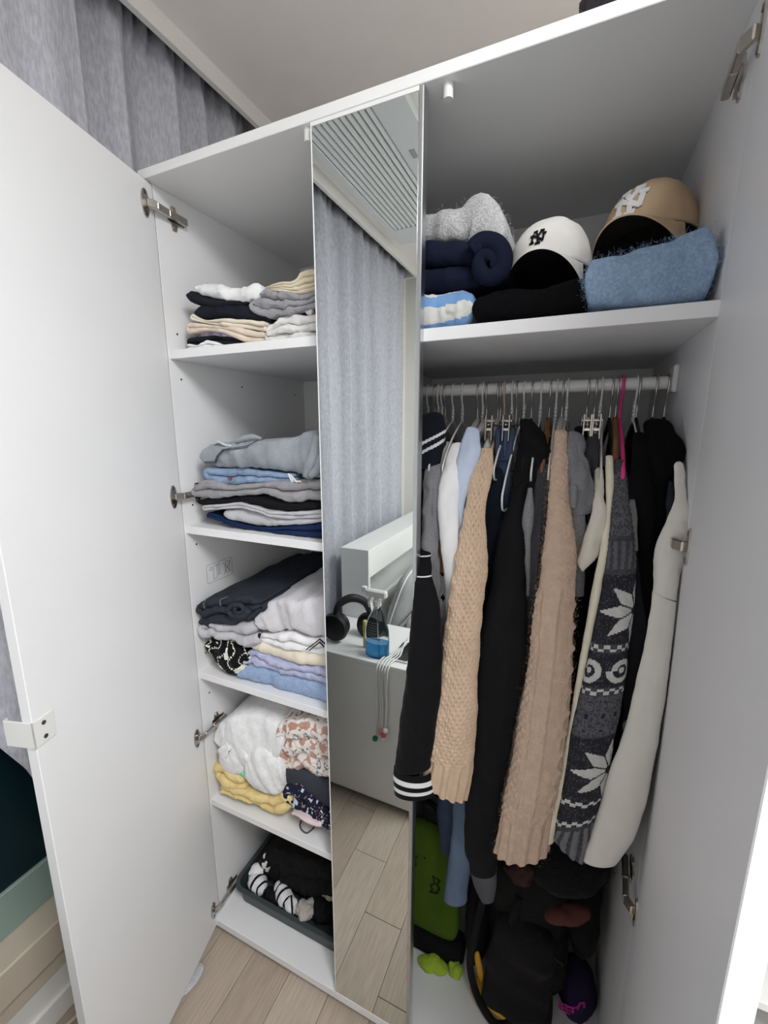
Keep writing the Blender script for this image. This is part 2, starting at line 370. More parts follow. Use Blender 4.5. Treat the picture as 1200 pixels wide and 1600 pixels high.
def hinge(door, xf, z, side_x, sgn):
    """door plate + arm + side plate as sub-parts of the door"""
    poly = [(-1.6*math.sin(t)*(1 if abs(math.sin(t)) > .0 else 1), 3.0*math.cos(t)) for t in np.linspace(0, 2*math.pi, 20, endpoint=False)]
    g = [plategeo([(3.0+a*.75, z+b*.95) for a, b in poly], lambda a, b, h: xf(a, h, b), .28)]
    g += [lathe([(.42, 0), (.42, .45), (.2, .5)], (0, 0, 0), 1, 10)] if False else []
    h = multi('hinge', g, M_steel, door, False)
    for dz in (-2.1, 2.1):
        multi('screw', [plategeo([(3.0+.42*math.cos(t), z+dz+.42*math.sin(t)) for t in np.linspace(0, 6.283, 10, endpoint=False)], lambda a, b, hh: xf(a, .28+hh, b), .12)], mat('screw_steel', (120, 116, 110), .35, None, 0, metal=1), door)
    # arm from the cup to the side panel
    p0 = np.array(xf(3.0, .5, z)); p1 = np.array(xf(1.4, 1.6, z)); p2 = np.array([side_x+sgn*1.5, 2.2, z]); p3 = np.array([side_x+sgn*1.2, 7.4, z])
    g = []
    for q0, q1, w2, hh in ((p0, p1, .85, .5), (p1, p2, .75, .5), (p2, p3, .8, .55)):
        d = (q1-q0)/np.linalg.norm(q1-q0); s = np.array([-d[1], d[0], 0]); zz = np.array([0, 0, 1.])
        V, F = boxgeo(0, np.linalg.norm(q1-q0)+.2, -hh, hh, -w2, w2, .2)
        g.append(([q0+d*v[0]+s*v[1]+zz*v[2] for v in V], F))
    multi('hinge_arm', g, M_steel, door)
    f = lambda a, b, hh: (side_x+sgn*hh, a, b)
    g = [plategeo([(4.3, z-2.6), (5.4, z-2.6), (5.8, z-1.1), (7.6, z-.9), (7.6, z+.9), (5.8, z+1.1), (5.4, z+2.6), (4.3, z+2.6), (3.9, z+1), (3.2, z+.8), (3.2, z-.8), (3.9, z-1)], f, .3)]
    for dz in (-1.9, 1.9): g.append(plategeo([(4.85+.4*math.cos(t), z+dz+.4*math.sin(t)) for t in np.linspace(0, 6.283, 10, endpoint=False)], lambda a, b, hh: (side_x+sgn*(.3+hh), a, b), .12))
    multi('hinge_plate', g, M_steel, door)
DW = 44.6
lx = frame_xf(1.8, -.25, 75, 1)
ld = box('door', 0, DW, -2, 0, 3.2, 207.8, M_white, wd, .1, lx); tag(ld, 'plain white inner face of the open left door')
for z in (202.9, 138, 70, 10.2): hinge(ld, lx, z, T, 1)
# bent white pull tab over the free edge
g = [boxgeo(DW-3.6, DW+.28, 0, .22, 101.6, 106.4, .05), boxgeo(DW+.02, DW+.28, -5.4, .22, 101.6, 106.4, .05), boxgeo(DW-.5, DW+.28, -5.5, -5.25, 101.6, 106.4, .05)]
hd = multi('handle', g, M_wpl, ld, xf=lx)
for z in (102.7, 105.3):
    multi('screw', [plategeo([(DW-1.7+.38*math.cos(t), z+.38*math.sin(t)) for t in np.linspace(0, 6.283, 12, endpoint=False)], lambda a, b, h: lx(a, .22+h, b), .1)], MATS['screw_steel'], ld)
rx = frame_xf(W-1.85, -.25, 85.3, -1)
rd = box('door', 0, DW, -2, 0, 3.2, 207.8, M_white, wd, .1, rx); tag(rd, 'plain white inner face of the open right door')
for z in (201.1, 137.4, 70, 10.2): hinge(rd, rx, z, W-T, -1)
# clothes rail with end bracket
ry, rz = 23.0, 163.2
rl = multi('clothes_rail', [lathe([(1.25, DV+T+.05), (1.25, W-T-.9)], (0, ry, rz), 0, 24)], M_wpl, wd, True, sharp=40)
box('rail_bracket', W-T-1.0, W-T-.02, ry-1.9, ry+1.9, rz-1.9, rz+3.2, M_wpl, rl, .3)
# printed pictogram sticker on the left side panel
f = lambda a, b, h: (T+.02+h, a, b)
rr = [(6.2, 112.0), (15.2, 112.0), (15.5, 112.4), (15.5, 116.9), (15.2, 117.3), (6.2, 117.3), (5.9, 116.9), (5.9, 112.4), (6.2, 112.0)]
g = strokegeo(rr, .07, f, .02)
g += strokegeo([(6.9, 115.6), (7.5, 116.6), (8.0, 115.6), (6.9, 115.6)], .09, f, .02)
g += strokegeo([(8.3, 112.6), (8.3, 116.3), (9.6, 116.6), (9.6, 112.8), (8.3, 112.6)], .09, f, .02)+strokegeo([(9.6, 116.4), (10.6, 116.8), (10.6, 113.6), (10.1, 113.4), (10.1, 116.4)], .09, f, .02)
g += strokegeo([(12.2, 113), (14.9, 116.6)], .12, f, .02)+strokegeo([(12.2, 116.2), (14.9, 113)], .12, f, .02)+strokegeo([(12.6, 114.6), (13.2, 116.7), (14.6, 116.3), (14.3, 114), (13.3, 112.9), (12.6, 114.6)], .09, f, .02)
tag(multi('warning_sticker', g, mat('sticker_ink', (70, 72, 76), .6, None, 0), wd), 'thin printed pictogram sticker outline')

# ------------------------------------------------------------------ cloth builders
def curve_xz(pts, Y, zmin=None, xmin=2.3):
    q = np.array([at(a, b, Y)[[0, 2]] for a, b in pts]); q[:, 0] = np.maximum(q[:, 0], xmin)
    for i in range(1, len(q)): q[i, 0] = max(q[i, 0], q[i-1, 0]+.05)
    if zmin is not None: q[:, 1] = np.maximum(q[:, 1], zmin)
    return q
def ev(c, x):
    """smooth evaluation of a polyline"""
    xs, zs = c[:, 0], c[:, 1]
    m = np.gradient(zs, xs) if len(xs) > 2 else np.zeros(len(xs))+(zs[-1]-zs[0])/(xs[-1]-xs[0])
    m = np.clip(m, -2, 2); xx = np.clip(x, xs[0], xs[-1]); i = np.clip(np.searchsorted(xs, xx, side='right')-1, 0, len(xs)-2)
    h = xs[i+1]-xs[i]; t = (xx-xs[i])/h
    return (2*t**3-3*t**2+1)*zs[i]+(t**3-2*t**2+t)*h*m[i]+(3*t**2-2*t**3)*zs[i+1]+(t**3-t**2)*h*m[i+1]
def ribbon(P, th, y0, D, tilt=0, wr=.25, ws=3., yj=.7, seed=0, nb=8, na=9):
    """sweep a rounded slab section (depth D, thickness th) along the xz path P"""
    P = np.asarray(P, float); K = len(P); T2 = np.gradient(P, axis=0); T2 /= np.linalg.norm(T2, axis=1)[:, None]+1e-9
    N2 = np.stack([-T2[:, 1], T2[:, 0]], -1)
    a = np.linspace(-np.pi/2, np.pi/2, na)       # front round from bottom to top
    h = th/2; R = []
    for k in range(K):
        r = h[k]; fr = min(r, 1.6)
        sec = [(fr-fr*math.cos(t), r*math.sin(t)) for t in a]
        sec += [(fr+(D-2*fr)*s, r) for s in np.linspace(0, 1, nb)[1:]]
        sec += [(D, r*.5), (D, -r*.5)]
        sec += [(fr+(D-2*fr)*s, -r) for s in np.linspace(1, 0, nb)[:-1]]
        sec = np.array(sec)
        R.append(np.stack([P[k, 0]+N2[k, 0]*sec[:, 1], y0+sec[:, 0], P[k, 1]+N2[k, 1]*sec[:, 1]+tilt*sec[:, 0]], -1))
    R = np.array(R)
    c = R.copy(); c[..., 0] += seed*13.7
    amp = wr*np.minimum(1, th/2.0)[:, None]
    n1 = fbm(c*np.array([1, .55, 1]), ws, 3); n2 = fbm(c[..., [2, 0, 1]]+31, ws, 2)
    R[..., 2] += amp*n1*.8+amp*.35*fbm(c*np.array([1, .7, 1]), ws*.3, 2)
    front = np.exp(-((R[..., 1]-y0)/4)**2)
    j = fbm(np.stack([P[:, 0]+seed*7, P[:, 1]*2, P[:, 0]*0], -1), 4, 3)[:, None]
    R[..., 1] += yj*j*np.clip(1-(R[..., 1]-y0)/(D*.7), 0, 1)+amp*(n2*.7+.45*fbm(c*np.array([1, 1, 1.6])+5, ws*.35, 2))*front
    L = np.r_[0, np.cumsum(np.linalg.norm(np.diff(P, axis=0), axis=1))]
    M = R.shape[1]; per = np.r_[0, np.cumsum(np.linalg.norm(np.diff(np.concatenate([R[K//2], R[K//2][:1]]), axis=0), axis=1))]
    uv = np.stack([np.broadcast_to(L[:, None], (K, M+1)), np.broadcast_to(per[None], (K, M+1))], -1)
    return R, uv
def foldpath(B, Tt, x0, x1, n, start, inset, rng, st=.55):
    """serpentine of n layers between the curves B and Tt"""
    pts, th = [], []
    for k in range(n):
        f0, f1 = k/n, (k+1)/n; d = 1 if (k % 2 == 0) == (start == 'L') else -1
        hx = min(1.5, .5*(ev(Tt, (x0+x1)/2)-ev(B, (x0+x1)/2))/n, .33*(x1-x0))
        a = x0+hx+rng.uniform(0, inset); b = x1-hx-rng.uniform(0, inset)
        x = np.arange(a, b, st) if d > 0 else np.arange(b, a, -st)
        zb, zt = ev(B, x), ev(Tt, x); zt = np.maximum(zt, zb+.5)
        zc = zb+(zt-zb)*(f0+f1)/2; t = (zt-zb)/n
        if k:                                  # U turn
            p, q = np.array(pts[-1]), np.array([x[0], zc[0]]); r = np.linalg.norm(q-p)/2; c = (p+q)/2
            s = -d
            for t2 in np.linspace(-80, 80, 7):
                pts.append((c[0]+s*r*math.cos(math.radians(t2)), c[1]+r*math.sin(math.radians(t2)))); th.append(min(th[-1], t[0], 2*r)*.95)
        pts += list(zip(x, zc)); th += list(t*.965)
    pts, th = np.array(pts), np.array(th)
    e0 = pts[0]-pts[1]; e0 /= np.linalg.norm(e0); e1 = pts[-1]-pts[-2]; e1 /= np.linalg.norm(e1)
    ca = np.array([.25, .5, .75, .93, .995])
    ra, rb = min(th[0]/2, 1.5), min(th[-1]/2, 1.5)
    A = [pts[0]+e0*ra*q for q in ca[::-1]]; At = [th[0]*math.sqrt(1-q*q) for q in ca[::-1]]
    C = [pts[-1]+e1*rb*q for q in ca]; Ct = [th[-1]*math.sqrt(1-q*q) for q in ca]
    return np.concatenate([A, pts, C]), np.concatenate([At, th, Ct])
SEED = [0]
def fold(name, label, cat, bot, top, xl, xr, Y, D, n, m, start='R', zmin=None, wr=.25, ws=3., yj=.7, tilt=0, group=None, paint=None, inset=.6, parent=None, xmin=2.3, nb=14, dz=0):
    SEED[0] += 1; rng = random.Random(SEED[0])
    B = curve_xz(bot, Y, zmin, xmin); Tt = curve_xz(top, Y, None, xmin); B[:, 1] += dz; Tt[:, 1] += dz
    ym = (bot[0][1]+top[0][1])/2; x0 = max(at(xl, ym, Y)[0], xmin); x1 = at(xr, (bot[-1][1]+top[-1][1])/2, Y)[0]
    x1 = min(x1, DV-.6) if x0 < DV else min(x1, W-T-.4)
    if zmin is not None: Tt[:, 1] = np.maximum(Tt[:, 1], zmin+.6)
    P, th = foldpath(B, Tt, x0, x1, n, start, inset, rng, .55 if paint is None else .26)
    R, uv = ribbon(P, th, Y, D, tilt, wr, ws, yj, SEED[0], nb if paint is None else 60, 13 if paint is None else 25)
    if zmin is not None: R[..., 2] = np.maximum(R[..., 2], zmin+.06)
    o = grid(name, R, m, parent, True, (True, True), uv, paint)
    if parent is None: tag(o, label, cat, group)
    return o
def Zm(x0, y0, s): return lambda *p: [(x0+a/s, y0+b/s) for a, b in p]
def sleeve(name, rows, m, parent=None, th=.8, relief=None, M=48, step=.6, wr=.35, ws=5., paint=None, topcap=True, hem=1.2, seed=0, flat=2.0, yaw=0):
    """rows (xL,yL,xR,yR,Y) in photo pixels at depth Y: a hollow tapering tube of cloth"""
    A = np.array([np.r_[at(r[0], r[1], r[4]), at(r[2], r[3], r[4])] for r in rows])
    C = (A[:, :3]+A[:, 3:])/2
    n = max(12, int(np.linalg.norm(np.diff(C, axis=0), axis=1).sum()/step))
    Q = smooth_path(np.c_[C, A], n); PL, PR = Q[:, 3:6], Q[:, 6:9]; C = (PL+PR)/2
    e1 = (PR-PL)/2; a = np.linalg.norm(e1, axis=1)[:, None]
    L = np.r_[0, np.cumsum(np.linalg.norm(np.diff(C, axis=0), axis=1))]
    t = np.linspace(-np.pi/2, 1.5*np.pi, M, endpoint=False)       # starts at the back, so the seam hides
    ct, st = np.cos(t), np.sin(t)
    ct2 = np.sign(ct)*np.abs(ct)**(2/flat); st2 = np.sign(st)*np.abs(st)**(2/flat)
    e2 = np.array([0, -1., 0])
    R = C[:, None]+e1[:, None]*ct2[None, :, None]+(a*th)[:, None]*e2*st2[None, :, None]
    R = R[:, ::-1]; tt = t[::-1]
    nrm = R-C[:, None]; nrm /= np.linalg.norm(nrm, axis=2)[..., None]+1e-9
    per = a*np.pi*(1+th)/2
    ang = (np.r_[tt, tt[-1]-2*np.pi/M]-np.pi/2)                    # 0 = facing the room
    uv = np.stack([-ang[None]/(2*np.pi)*per*2, np.broadcast_to(L[:, None], (n, M+1))], -1)
    seedv = np.array([seed*11.3, 0, 0])
    env = np.clip(np.minimum(L, L[-1]-L)/4, .15, 1)[:, None]
    d = wr*fbm((R+seedv)*np.array([1, 1, .35]), ws, 3)*env
    d = d+.3*wr*fbm((R+seedv)*np.array([1, 1, .6])+3, ws*.3, 2)*env
    if relief is not None: d = d+relief(uv[:, :-1, 0], uv[:, :-1, 1], L[-1])
    R = R+nrm*d[..., None]
    rings = [R]; uvs = [uv]
    if topcap:
        for q in (.6, .9, 1.0):
            s = math.sqrt(max(0, 1-q*q)); c0 = C[0]+(C[0]-C[1])/np.linalg.norm(C[0]-C[1])*a[0, 0]*.6*q
            rings.insert(0, (c0+(R[0]-C[0])*max(s, .02))[None]); uvs.insert(0, uv[:1])
    if hem:
        dn = (C[-1]-C[-2])/np.linalg.norm(C[-1]-C[-2])
        for off, s in ((.15, .93), (-hem*.5, .88), (-hem*2, .85)):
            rings.append((C[-1]+dn*off+(R[-1]-C[-1])*s)[None]); uvs.append(uv[-1:])
    R = np.concatenate(rings); uv = np.concatenate(uvs)
    return grid(name, R, m, parent, True, (topcap, True), uv, None if paint is None else (lambda u, v: paint(u, v, L[-1])))
def body(name, X, hem, m, parent, yf=9., yb=41., t=.6, top=156., drop=10., seed=0, wr=.2, paint=None, flare=0):
    """the flat hanging trunk of a garment on its hanger, perpendicular to the rail"""
    K, M = 54, 44; z = np.r_[np.linspace(top, top-drop, 14), np.linspace(top-drop, hem, K-13)[1:]]
    R = []; th = np.linspace(0, 2*np.pi, M, endpoint=False)
    for zz in z:
        s = min(1, (top-zz)/drop); s2 = s**.8
        f, b = 23+(yf-23)*s2-.8*flare*(1-s), 23+(yb-23)*s2
        f -= .02*(top-drop-zz)*flare if zz < top-drop else 0
        f = min(f, 20.5); b = max(b, 25.5)
        tt = t*(.55+.45*min(1, (top-zz)/14))
        c = np.cos(th); sn = np.sin(th)
        R.append(np.stack([X+tt*np.sign(sn)*np.abs(sn)**.7, (f+b)/2+(b-f)/2*np.sign(c)*np.abs(c)**.8, np.full(M, zz)], -1))
    R = np.array(R); q = R.copy(); q[..., 0] += seed*9.1
    R[..., 0] += wr*fbm(q*np.array([.3, 1, .12]), 4., 2)*np.clip((top-R[..., 2])/20, 0, 1)
    L = top-z; uv = np.stack([np.broadcast_to(np.linspace(0, 80, M+1)[None], (K, M+1)), np.broadcast_to(L[:, None], (K, M+1))], -1)
    return grid(name, R, m, parent, True, (True, True), uv, None if paint is None else (lambda u, v: paint(u, v, L[-1])))
def fuzz(o, n, ln, m, seed=1):
    """loose fibres standing off a woolly surface, one joined part"""
    me = o.data; rng = np.random.RandomState(seed); nv = len(me.vertices)
    co = np.empty(nv*3); me.vertices.foreach_get('co', co); co = co.reshape(-1, 3)
    no = np.empty(nv*3); me.vertices.foreach_get('normal', no); no = no.reshape(-1, 3)
    w0 = np.array(ORG[o.name]) if o.parent is None else np.zeros(3)
    front = np.where(no[:, 1] < .35)[0] if (no[:, 1] < .35).any() else np.arange(nv)
    i = front[rng.randint(0, len(front), n)]; p = co[i]+w0+rng.normal(0, .0035, (n, 3)); d = no[i]*rng.uniform(.3, 1, (n, 1))+rng.normal(0, .55, (n, 3)); d /= np.linalg.norm(d, axis=1)[:, None]
    d[:, 2] -= .25; L = ln*S*rng.uniform(.4, 1.2, (n, 1)); sd = np.cross(d, rng.normal(0, 1, (n, 3))); sd /= np.linalg.norm(sd, axis=1)[:, None]+1e-9; wd_ = .00022
    base = p-no[i]*.002; tip = base+d*L; V = np.stack([base-sd*wd_, base+sd*wd_, tip], 1).reshape(-1, 3)/S
    f_ = mk('fibres', V, np.arange(3*n).reshape(-1, 3).tolist(), m, o, True); return tag(f_, kind='stuff')
def rows(*r):
    out = []
    for q in r:
        if len(q) == 4: xl, xr, y, Y = q; out.append((xl, y, xr, y, Y))
        else: out.append(q)
    return out

# ------------------------------------------------------------------ folded clothes, left column
Z = Zm(260, 400, 4.8)                      # top shelf
G = 'folded clothes on the top left shelf'
c_wht = cloth('white_cotton', (238, 238, 240)); c_cream = cloth('cream_cotton', (232, 222, 205)); c_beige = cloth('beige_cotton', (226, 210, 194))
c_navy = cloth('navy_cotton', (26, 29, 38)); c_blk = cloth('black_cotton', (17, 17, 20)); c_off = cloth('offwhite_cotton', (226, 224, 222))
def checks(u, v):
    a = (np.sin(u*1.6) > .3)*1.+(np.sin(v*1.6) > .3)*1.
    return lin((222, 214, 226))*(1-a[..., None]*.5)+lin((150, 140, 190))*a[..., None]*.5
fold('folded_shirt', 'crumpled white buttoned shirt at the very bottom of the left pile, top shelf', 'shirt', Z((150, 700), (290, 690), (410, 680)), Z((150, 655), (230, 665), (310, 628), (400, 665)), 290, 346, 2.2, 20, 2, c_wht, 'L', SH[0], .5, 1.6, group=G)
fold('folded_blouse', 'black folded blouse low in the left pile, above the white buttoned shirt', 'shirt', Z((170, 690), (420, 675), (590, 662)), Z((165, 620), (330, 590), (450, 600), (590, 655)), 293, 392, 4.5, 24, 2, c_navy, 'R', SH[0], .3, 3, group=G)
fold('folded_shirt', 'lavender and white checked shirt peeking out under the beige one', 'shirt', Z((215, 625), (330, 605), (500, 620), (650, 660)), Z((215, 545), (330, 560), (480, 585), (640, 645)), 303, 396, 5, 24, 1, painted('lavender_check'), 'R', None, .3, 3, group=G, paint=checks)
fold('folded_trousers', 'beige folded trousers in the middle of the left pile', 'trousers', Z((150, 590), (230, 565), (420, 575), (600, 648), (740, 640)), Z((150, 490), (330, 510), (560, 540), (745, 572)), 290, 415, 3, 30, 2, c_beige, 'R', None, .3, 3, group=G)
fold('folded_trousers', 'cream folded trousers lying between navy and beige clothes', 'trousers', Z((175, 480), (330, 510), (560, 540), (750, 568)), Z((175, 420), (260, 470), (430, 465), (560, 475), (760, 492)), 296, 418, 3.3, 30, 2, c_cream, 'R', None, .3, 2.5, group=G)
fold('folded_sweater', 'thick navy folded sweater lying on the cream trousers', 'sweater', Z((195, 470), (430, 466), (560, 476), (800, 494)), Z((190, 385), (260, 362), (600, 358), (810, 458)), 300, 428, 3.6, 30, 1, c_navy, 'R', None, .25, 4, group=G)
fold('folded_sweater', 'navy folded sweater with a drooping left corner, just under the white T-shirt', 'sweater', Z((160, 340), (260, 366), (600, 362)), Z((160, 255), (300, 300), (420, 328), (520, 320), (600, 335)), 293, 388, 3.2, 28, 1, c_navy, 'R', None, .3, 3, group=G)
fold('folded_shirt', 'white folded T-shirt on top of the left pile', 'shirt', Z((185, 252), (300, 302), (420, 328), (620, 335), (720, 300)), Z((195, 200), (300, 205), (420, 217), (600, 232), (665, 208), (730, 245)), 298, 412, 3.0, 28, 1, c_wht, 'R', None, .45, 2.2, group=G)
fold('folded_sweatpants', 'pale grey crumpled clothes at the bottom right of the top shelf', 'trousers', Z((735, 650), (900, 640), (1200, 620)), Z((735, 560), (800, 490), (870, 448), (1000, 440), (1200, 420)), 412, 520, 3.2, 28, 3, c_off, 'R', SH[0], .5, 2, group=G)
fold('folded_shorts', 'dark red garment sliver between the grey and pale clothes', 'shorts', Z((900, 452), (1000, 440), (1200, 420)), Z((900, 420), (1020, 398), (1200, 365)), 447, 520, 4.6, 24, 1, cloth('dark_red_cotton', (130, 24, 44)), 'R', None, .2, 2, group=G)
fold('folded_sock', 'small white balled cloth poking out by the red garment', 'sock', Z((1020, 430), (1060, 436), (1100, 420)), Z((1020, 400), (1060, 378), (1100, 395)), 472, 490, 3.4, 6, 1, c_wht, 'R', None, .3, 1.5, group=G)
fold('folded_sweatshirt', 'heather grey rumpled sweatshirt folded over the dark red garment', 'sweatshirt', Z((605, 380), (680, 435), (800, 460), (1000, 405), (1200, 372)), Z((605, 315), (660, 260), (760, 245), (900, 268), (1000, 290), (1200, 235)), 387, 520, 2.6, 28, 3, jersey('heather_grey', (168, 168, 172), (142, 142, 148)), 'R', None, .55, 2, group=G)
fold('folded_sweater', 'cream ribbed knit on top of the right pile, top shelf', 'sweater', Z((735, 252), (900, 275), (1000, 285), (1200, 240)), Z((735, 240), (850, 200), (950, 182), (1020, 103), (1200, 108)), 413, 520, 3.2, 26, 4, cloth('cream_knit', (220, 208, 186)), 'R', None, .45, 2, group=G)

Z = Zm(270, 660, 4.8)                      # second shelf
G = 'folded clothes on the second left shelf'
d_navy = denim('navy_denim', (32, 52, 92), (22, 38, 70)); j_lg = jersey('light_grey_jersey', (204, 204, 208), (178, 178, 184)); j_mg = jersey('mid_grey_jersey', (166, 164, 168), (138, 137, 142))
fold('folded_jeans', 'dark blue folded jeans at the bottom of the second shelf', 'jeans', Z((230, 705), (400, 765), (700, 825), (1200, 885)), Z((230, 660), (370, 718), (600, 785), (860, 778), (1200, 735)), 322, 522, 2.8, 32, 2, d_navy, 'R', SH[1], .3, 3, group=G)
fold('folded_sweatpants', 'pale grey folded sweatpants resting directly on the dark blue jeans', 'trousers', Z((365, 720), (600, 780), (860, 776), (1200, 738)), Z((365, 655), (520, 652), (800, 722), (1200, 715)), 346, 520, 2.6, 30, 1, j_lg, 'R', None, .25, 4, group=G)
fold('folded_sweatshirt', 'pale grey double folded sweatshirt under the black garment', 'sweatshirt', Z((225, 662), (400, 652), (520, 650), (800, 722), (1200, 715)), Z((225, 622), (400, 610), (480, 600), (750, 666), (1200, 652)), 316, 520, 2.2, 30, 2, j_lg, 'R', None, .3, 3, group=G)
fold('folded_sweatpants', 'black folded sweatpants between two grey garments, second shelf', 'trousers', Z((175, 610), (250, 625), (480, 602), (750, 668), (1200, 655)), Z((175, 578), (420, 562), (680, 548), (850, 592), (1200, 580)), 306, 520, 2.4, 30, 1, c_blk, 'R', None, .25, 3.5, group=G)
fold('folded_sweatshirt', 'mid grey folded sweatshirt under the pale blue denim shorts', 'sweatshirt', Z((140, 555), (220, 575), (420, 560), (690, 546), (880, 596), (1200, 580)), Z((140, 500), (200, 448), (400, 472), (700, 445), (1200, 415)), 300, 520, 1.8, 32, 2, j_mg, 'R', None, .35, 3, group=G)
fold('folded_shorts', 'light blue denim shorts with frayed hem under the large pale jeans', 'shorts', Z((235, 440), (400, 472), (600, 458), (930, 448)), Z((245, 335), (500, 347), (700, 367), (900, 388)), 318, 462, 2.4, 24, 2, denim('light_blue_denim', (152, 172, 200), (124, 146, 180)), 'R', None, .35, 2, group=G)
jn = thing('folded_jeans', 'pale washed jeans folded on top of the second shelf pile, pocket showing', 'jeans', at(420, 740, 12), G)
d_pale = denim('pale_denim', (164, 170, 176), (140, 148, 156))
fold('leg_bundle', None, None, Z((165, 290), (235, 320), (600, 346), (880, 384), (1010, 425), (1200, 405)), Z((165, 225), (250, 172), (450, 150), (640, 132), (870, 102), (1080, 45), (1200, 35)), 305, 520, 1.8, 32, 1, d_pale, 'R', None, .5, 4, parent=jn)
def onY(Y, zz=Z):
    def f(a, b, h):
        q = at(*zz((a, b))[0], Y); return (q[0], q[1]-h, q[2])
    return f
pk = multi('pocket', [plategeo([(236, 308), (240, 280), (255, 215), (300, 175), (440, 186), (380, 210), (340, 260), (322, 306)], onY(1.75), .25)], d_pale, jn)
multi('stitching', strokegeo([(238, 296), (316, 294), (334, 250), (376, 204), (560, 175), (640, 135)], 5, onY(1.4), .12)+strokegeo([(238, 306), (322, 305), (342, 258), (384, 212), (565, 185)], 4, onY(1.4), .12), mat('denim_thread', (52, 62, 74), .9), jn)
tag(multi('belt_loop', [tubegeo([at(*Z(q)[0], 2.2) for q in ((312, 165), (330, 148), (400, 172), (440, 178))], .35, 6, 14)], cloth('pale_loop', (196, 204, 212)), jn, True), 'pale belt loop')
multi('waistband', [tubegeo([at(*Z(q)[0], 3.0) for q in ((455, 152), (500, 135), (610, 110), (665, 122))], [.3, .8, .8, .3], 8, 16)], d_pale, jn, True)
multi('rolled_leg', [tubegeo([at(*Z(q)[0], 2.0) for q in ((1010, 410), (1035, 330), (1080, 240), (1100, 90))], [1.2, 1.7, 1.9, 1.2], 10, 20), tubegeo([at(*Z(q)[0], 1.2) for q in ((1030, 400), (1090, 350), (1130, 240), (1150, 200))], [.8, 1.1, 1.2, .7], 10, 16)], d_pale, jn, True)
multi('frayed_edge', strokegeo([(872, 386), (900, 445)], 10, onY(1.9), .3)+strokegeo([(885, 392), (935, 448)], 7, onY(1.85), .3)+strokegeo([(895, 400), (905, 440), (960, 442)], 6, onY(1.8), .2), c_wht, bpy.data.objects['folded_shorts.001'])
multi('button', [plategeo([(430+15*math.cos(t), 425+13*math.sin(t)) for t in np.linspace(0, 6.283, 12, endpoint=False)], onY(1.9), .2)], mat('copper', (150, 100, 84), .4, metal=.8), bpy.data.objects['folded_shorts.001'])

Z = Zm(300, 860, 5.4545)                   # third shelf
G = 'folded clothes on the third left shelf'
def monoblk(u, v):
    n = vn(np.stack([u*.42+3, v*.42, u*0], -1)); w_ = (n > .38)|(np.abs(np.sin(u*.9+np.sin(v*.7)*1.5)) > .985)
    return np.where(w_[..., None], lin((235, 234, 220)), lin((16, 17, 19)))
fold('folded_shirt', 'black shirt with bold cream abstract print leaning at the bottom left, third shelf', 'shirt', Z((90, 830), (170, 935), (320, 1075), (460, 985)), Z((90, 790), (160, 752), (330, 795), (475, 850)), 317, 388, 1.6, 22, 1, painted('black_cream_print'), 'R', SH[2], .4, 3, group=G, paint=monoblk, nb=26)
fold('folded_shorts', 'pale grey sweat shorts under the rolled charcoal jeans', 'shorts', Z((15, 640), (60, 700), (170, 745), (330, 792), (480, 842), (560, 820)), Z((15, 605), (130, 612), (300, 640), (480, 612), (565, 640)), 304, 402, 1.0, 30, 2, j_lg, 'R', None, .35, 2.5, group=G)
cj = thing('folded_jeans', 'charcoal black denim jeans rolled on the left of the third shelf', 'jeans', at(350, 960, 12), G)
d_char = denim('charcoal_denim', (58, 62, 72), (40, 43, 52))
fold('leg_bundle', None, None, Z((15, 560), (60, 600), (200, 635), (400, 635), (540, 560), (640, 470)), Z((15, 470), (110, 418), (250, 400), (420, 400), (560, 420), (640, 440)), 303, 416, 1.0, 40, 3, d_char, 'L', None, .5, 3, parent=cj, tilt=.03, nb=16)
multi('rolled_leg', [tubegeo([at(*Z((390+(95-i*5.2)*math.cos(i*.75), 505+(62-i*3.4)*math.sin(i*.75)))[0], .2-i*.03) for i in range(15)], [.9, .8, .6, .4], 9, 60)], d_char, cj, True)
for q, y_ in ([(245, 470), (240, 420), (300, 395)], .4), ([(108, 490), (100, 450), (125, 412)], .5): multi('stitching', strokegeo(q, 6, onY(y_, Z), .15), mat('grey_thread', (110, 114, 122), .9), cj)
fold('folded_sweater', 'black knit stuffed far back in the corner of the third shelf', 'sweater', Z((940, 300), (1200, 300)), Z((940, 240), (1060, 165), (1200, 160)), 470, 522, 30, 20, 1, c_blk, 'R', None, .4, 3, group=G, dz=-1)
o_ = fold('folded_sweater', 'fuzzy sky blue sweater at the bottom right of the third shelf', 'sweater', Z((385, 1090), (560, 1150), (800, 1255), (1200, 1360)), Z((385, 1030), (500, 975), (700, 1042), (1200, 1162)), 370, 522, 2.0, 34, 1, fuzzy('sky_blue_wool', (164, 184, 216), ((146, 168, 204), 240)), 'R', SH[2], .25, 3.5, group=G)
fuzz(o_, 6000, .55, MATS['sky_blue_wool'], 2)
fold('folded_sweater', 'lavender cable knit sweater on the fuzzy sky blue one', 'sweater', Z((425, 968), (500, 975), (700, 1044), (1200, 1164)), Z((425, 890), (500, 862), (700, 932), (1200, 1030)), 377, 522, 2.0, 33, 2, fuzzy('lavender_knit', (186, 190, 220)), 'L', None, .35, 1.6, group=G)
fold('folded_sweatpants', 'cream folded sweatpants on the lavender knit', 'trousers', Z((480, 852), (700, 934), (1200, 1032)), Z((480, 805), (540, 768), (700, 830), (1200, 905)), 387, 522, 2.0, 33, 1, c_cream, 'R', None, .25, 4, group=G)
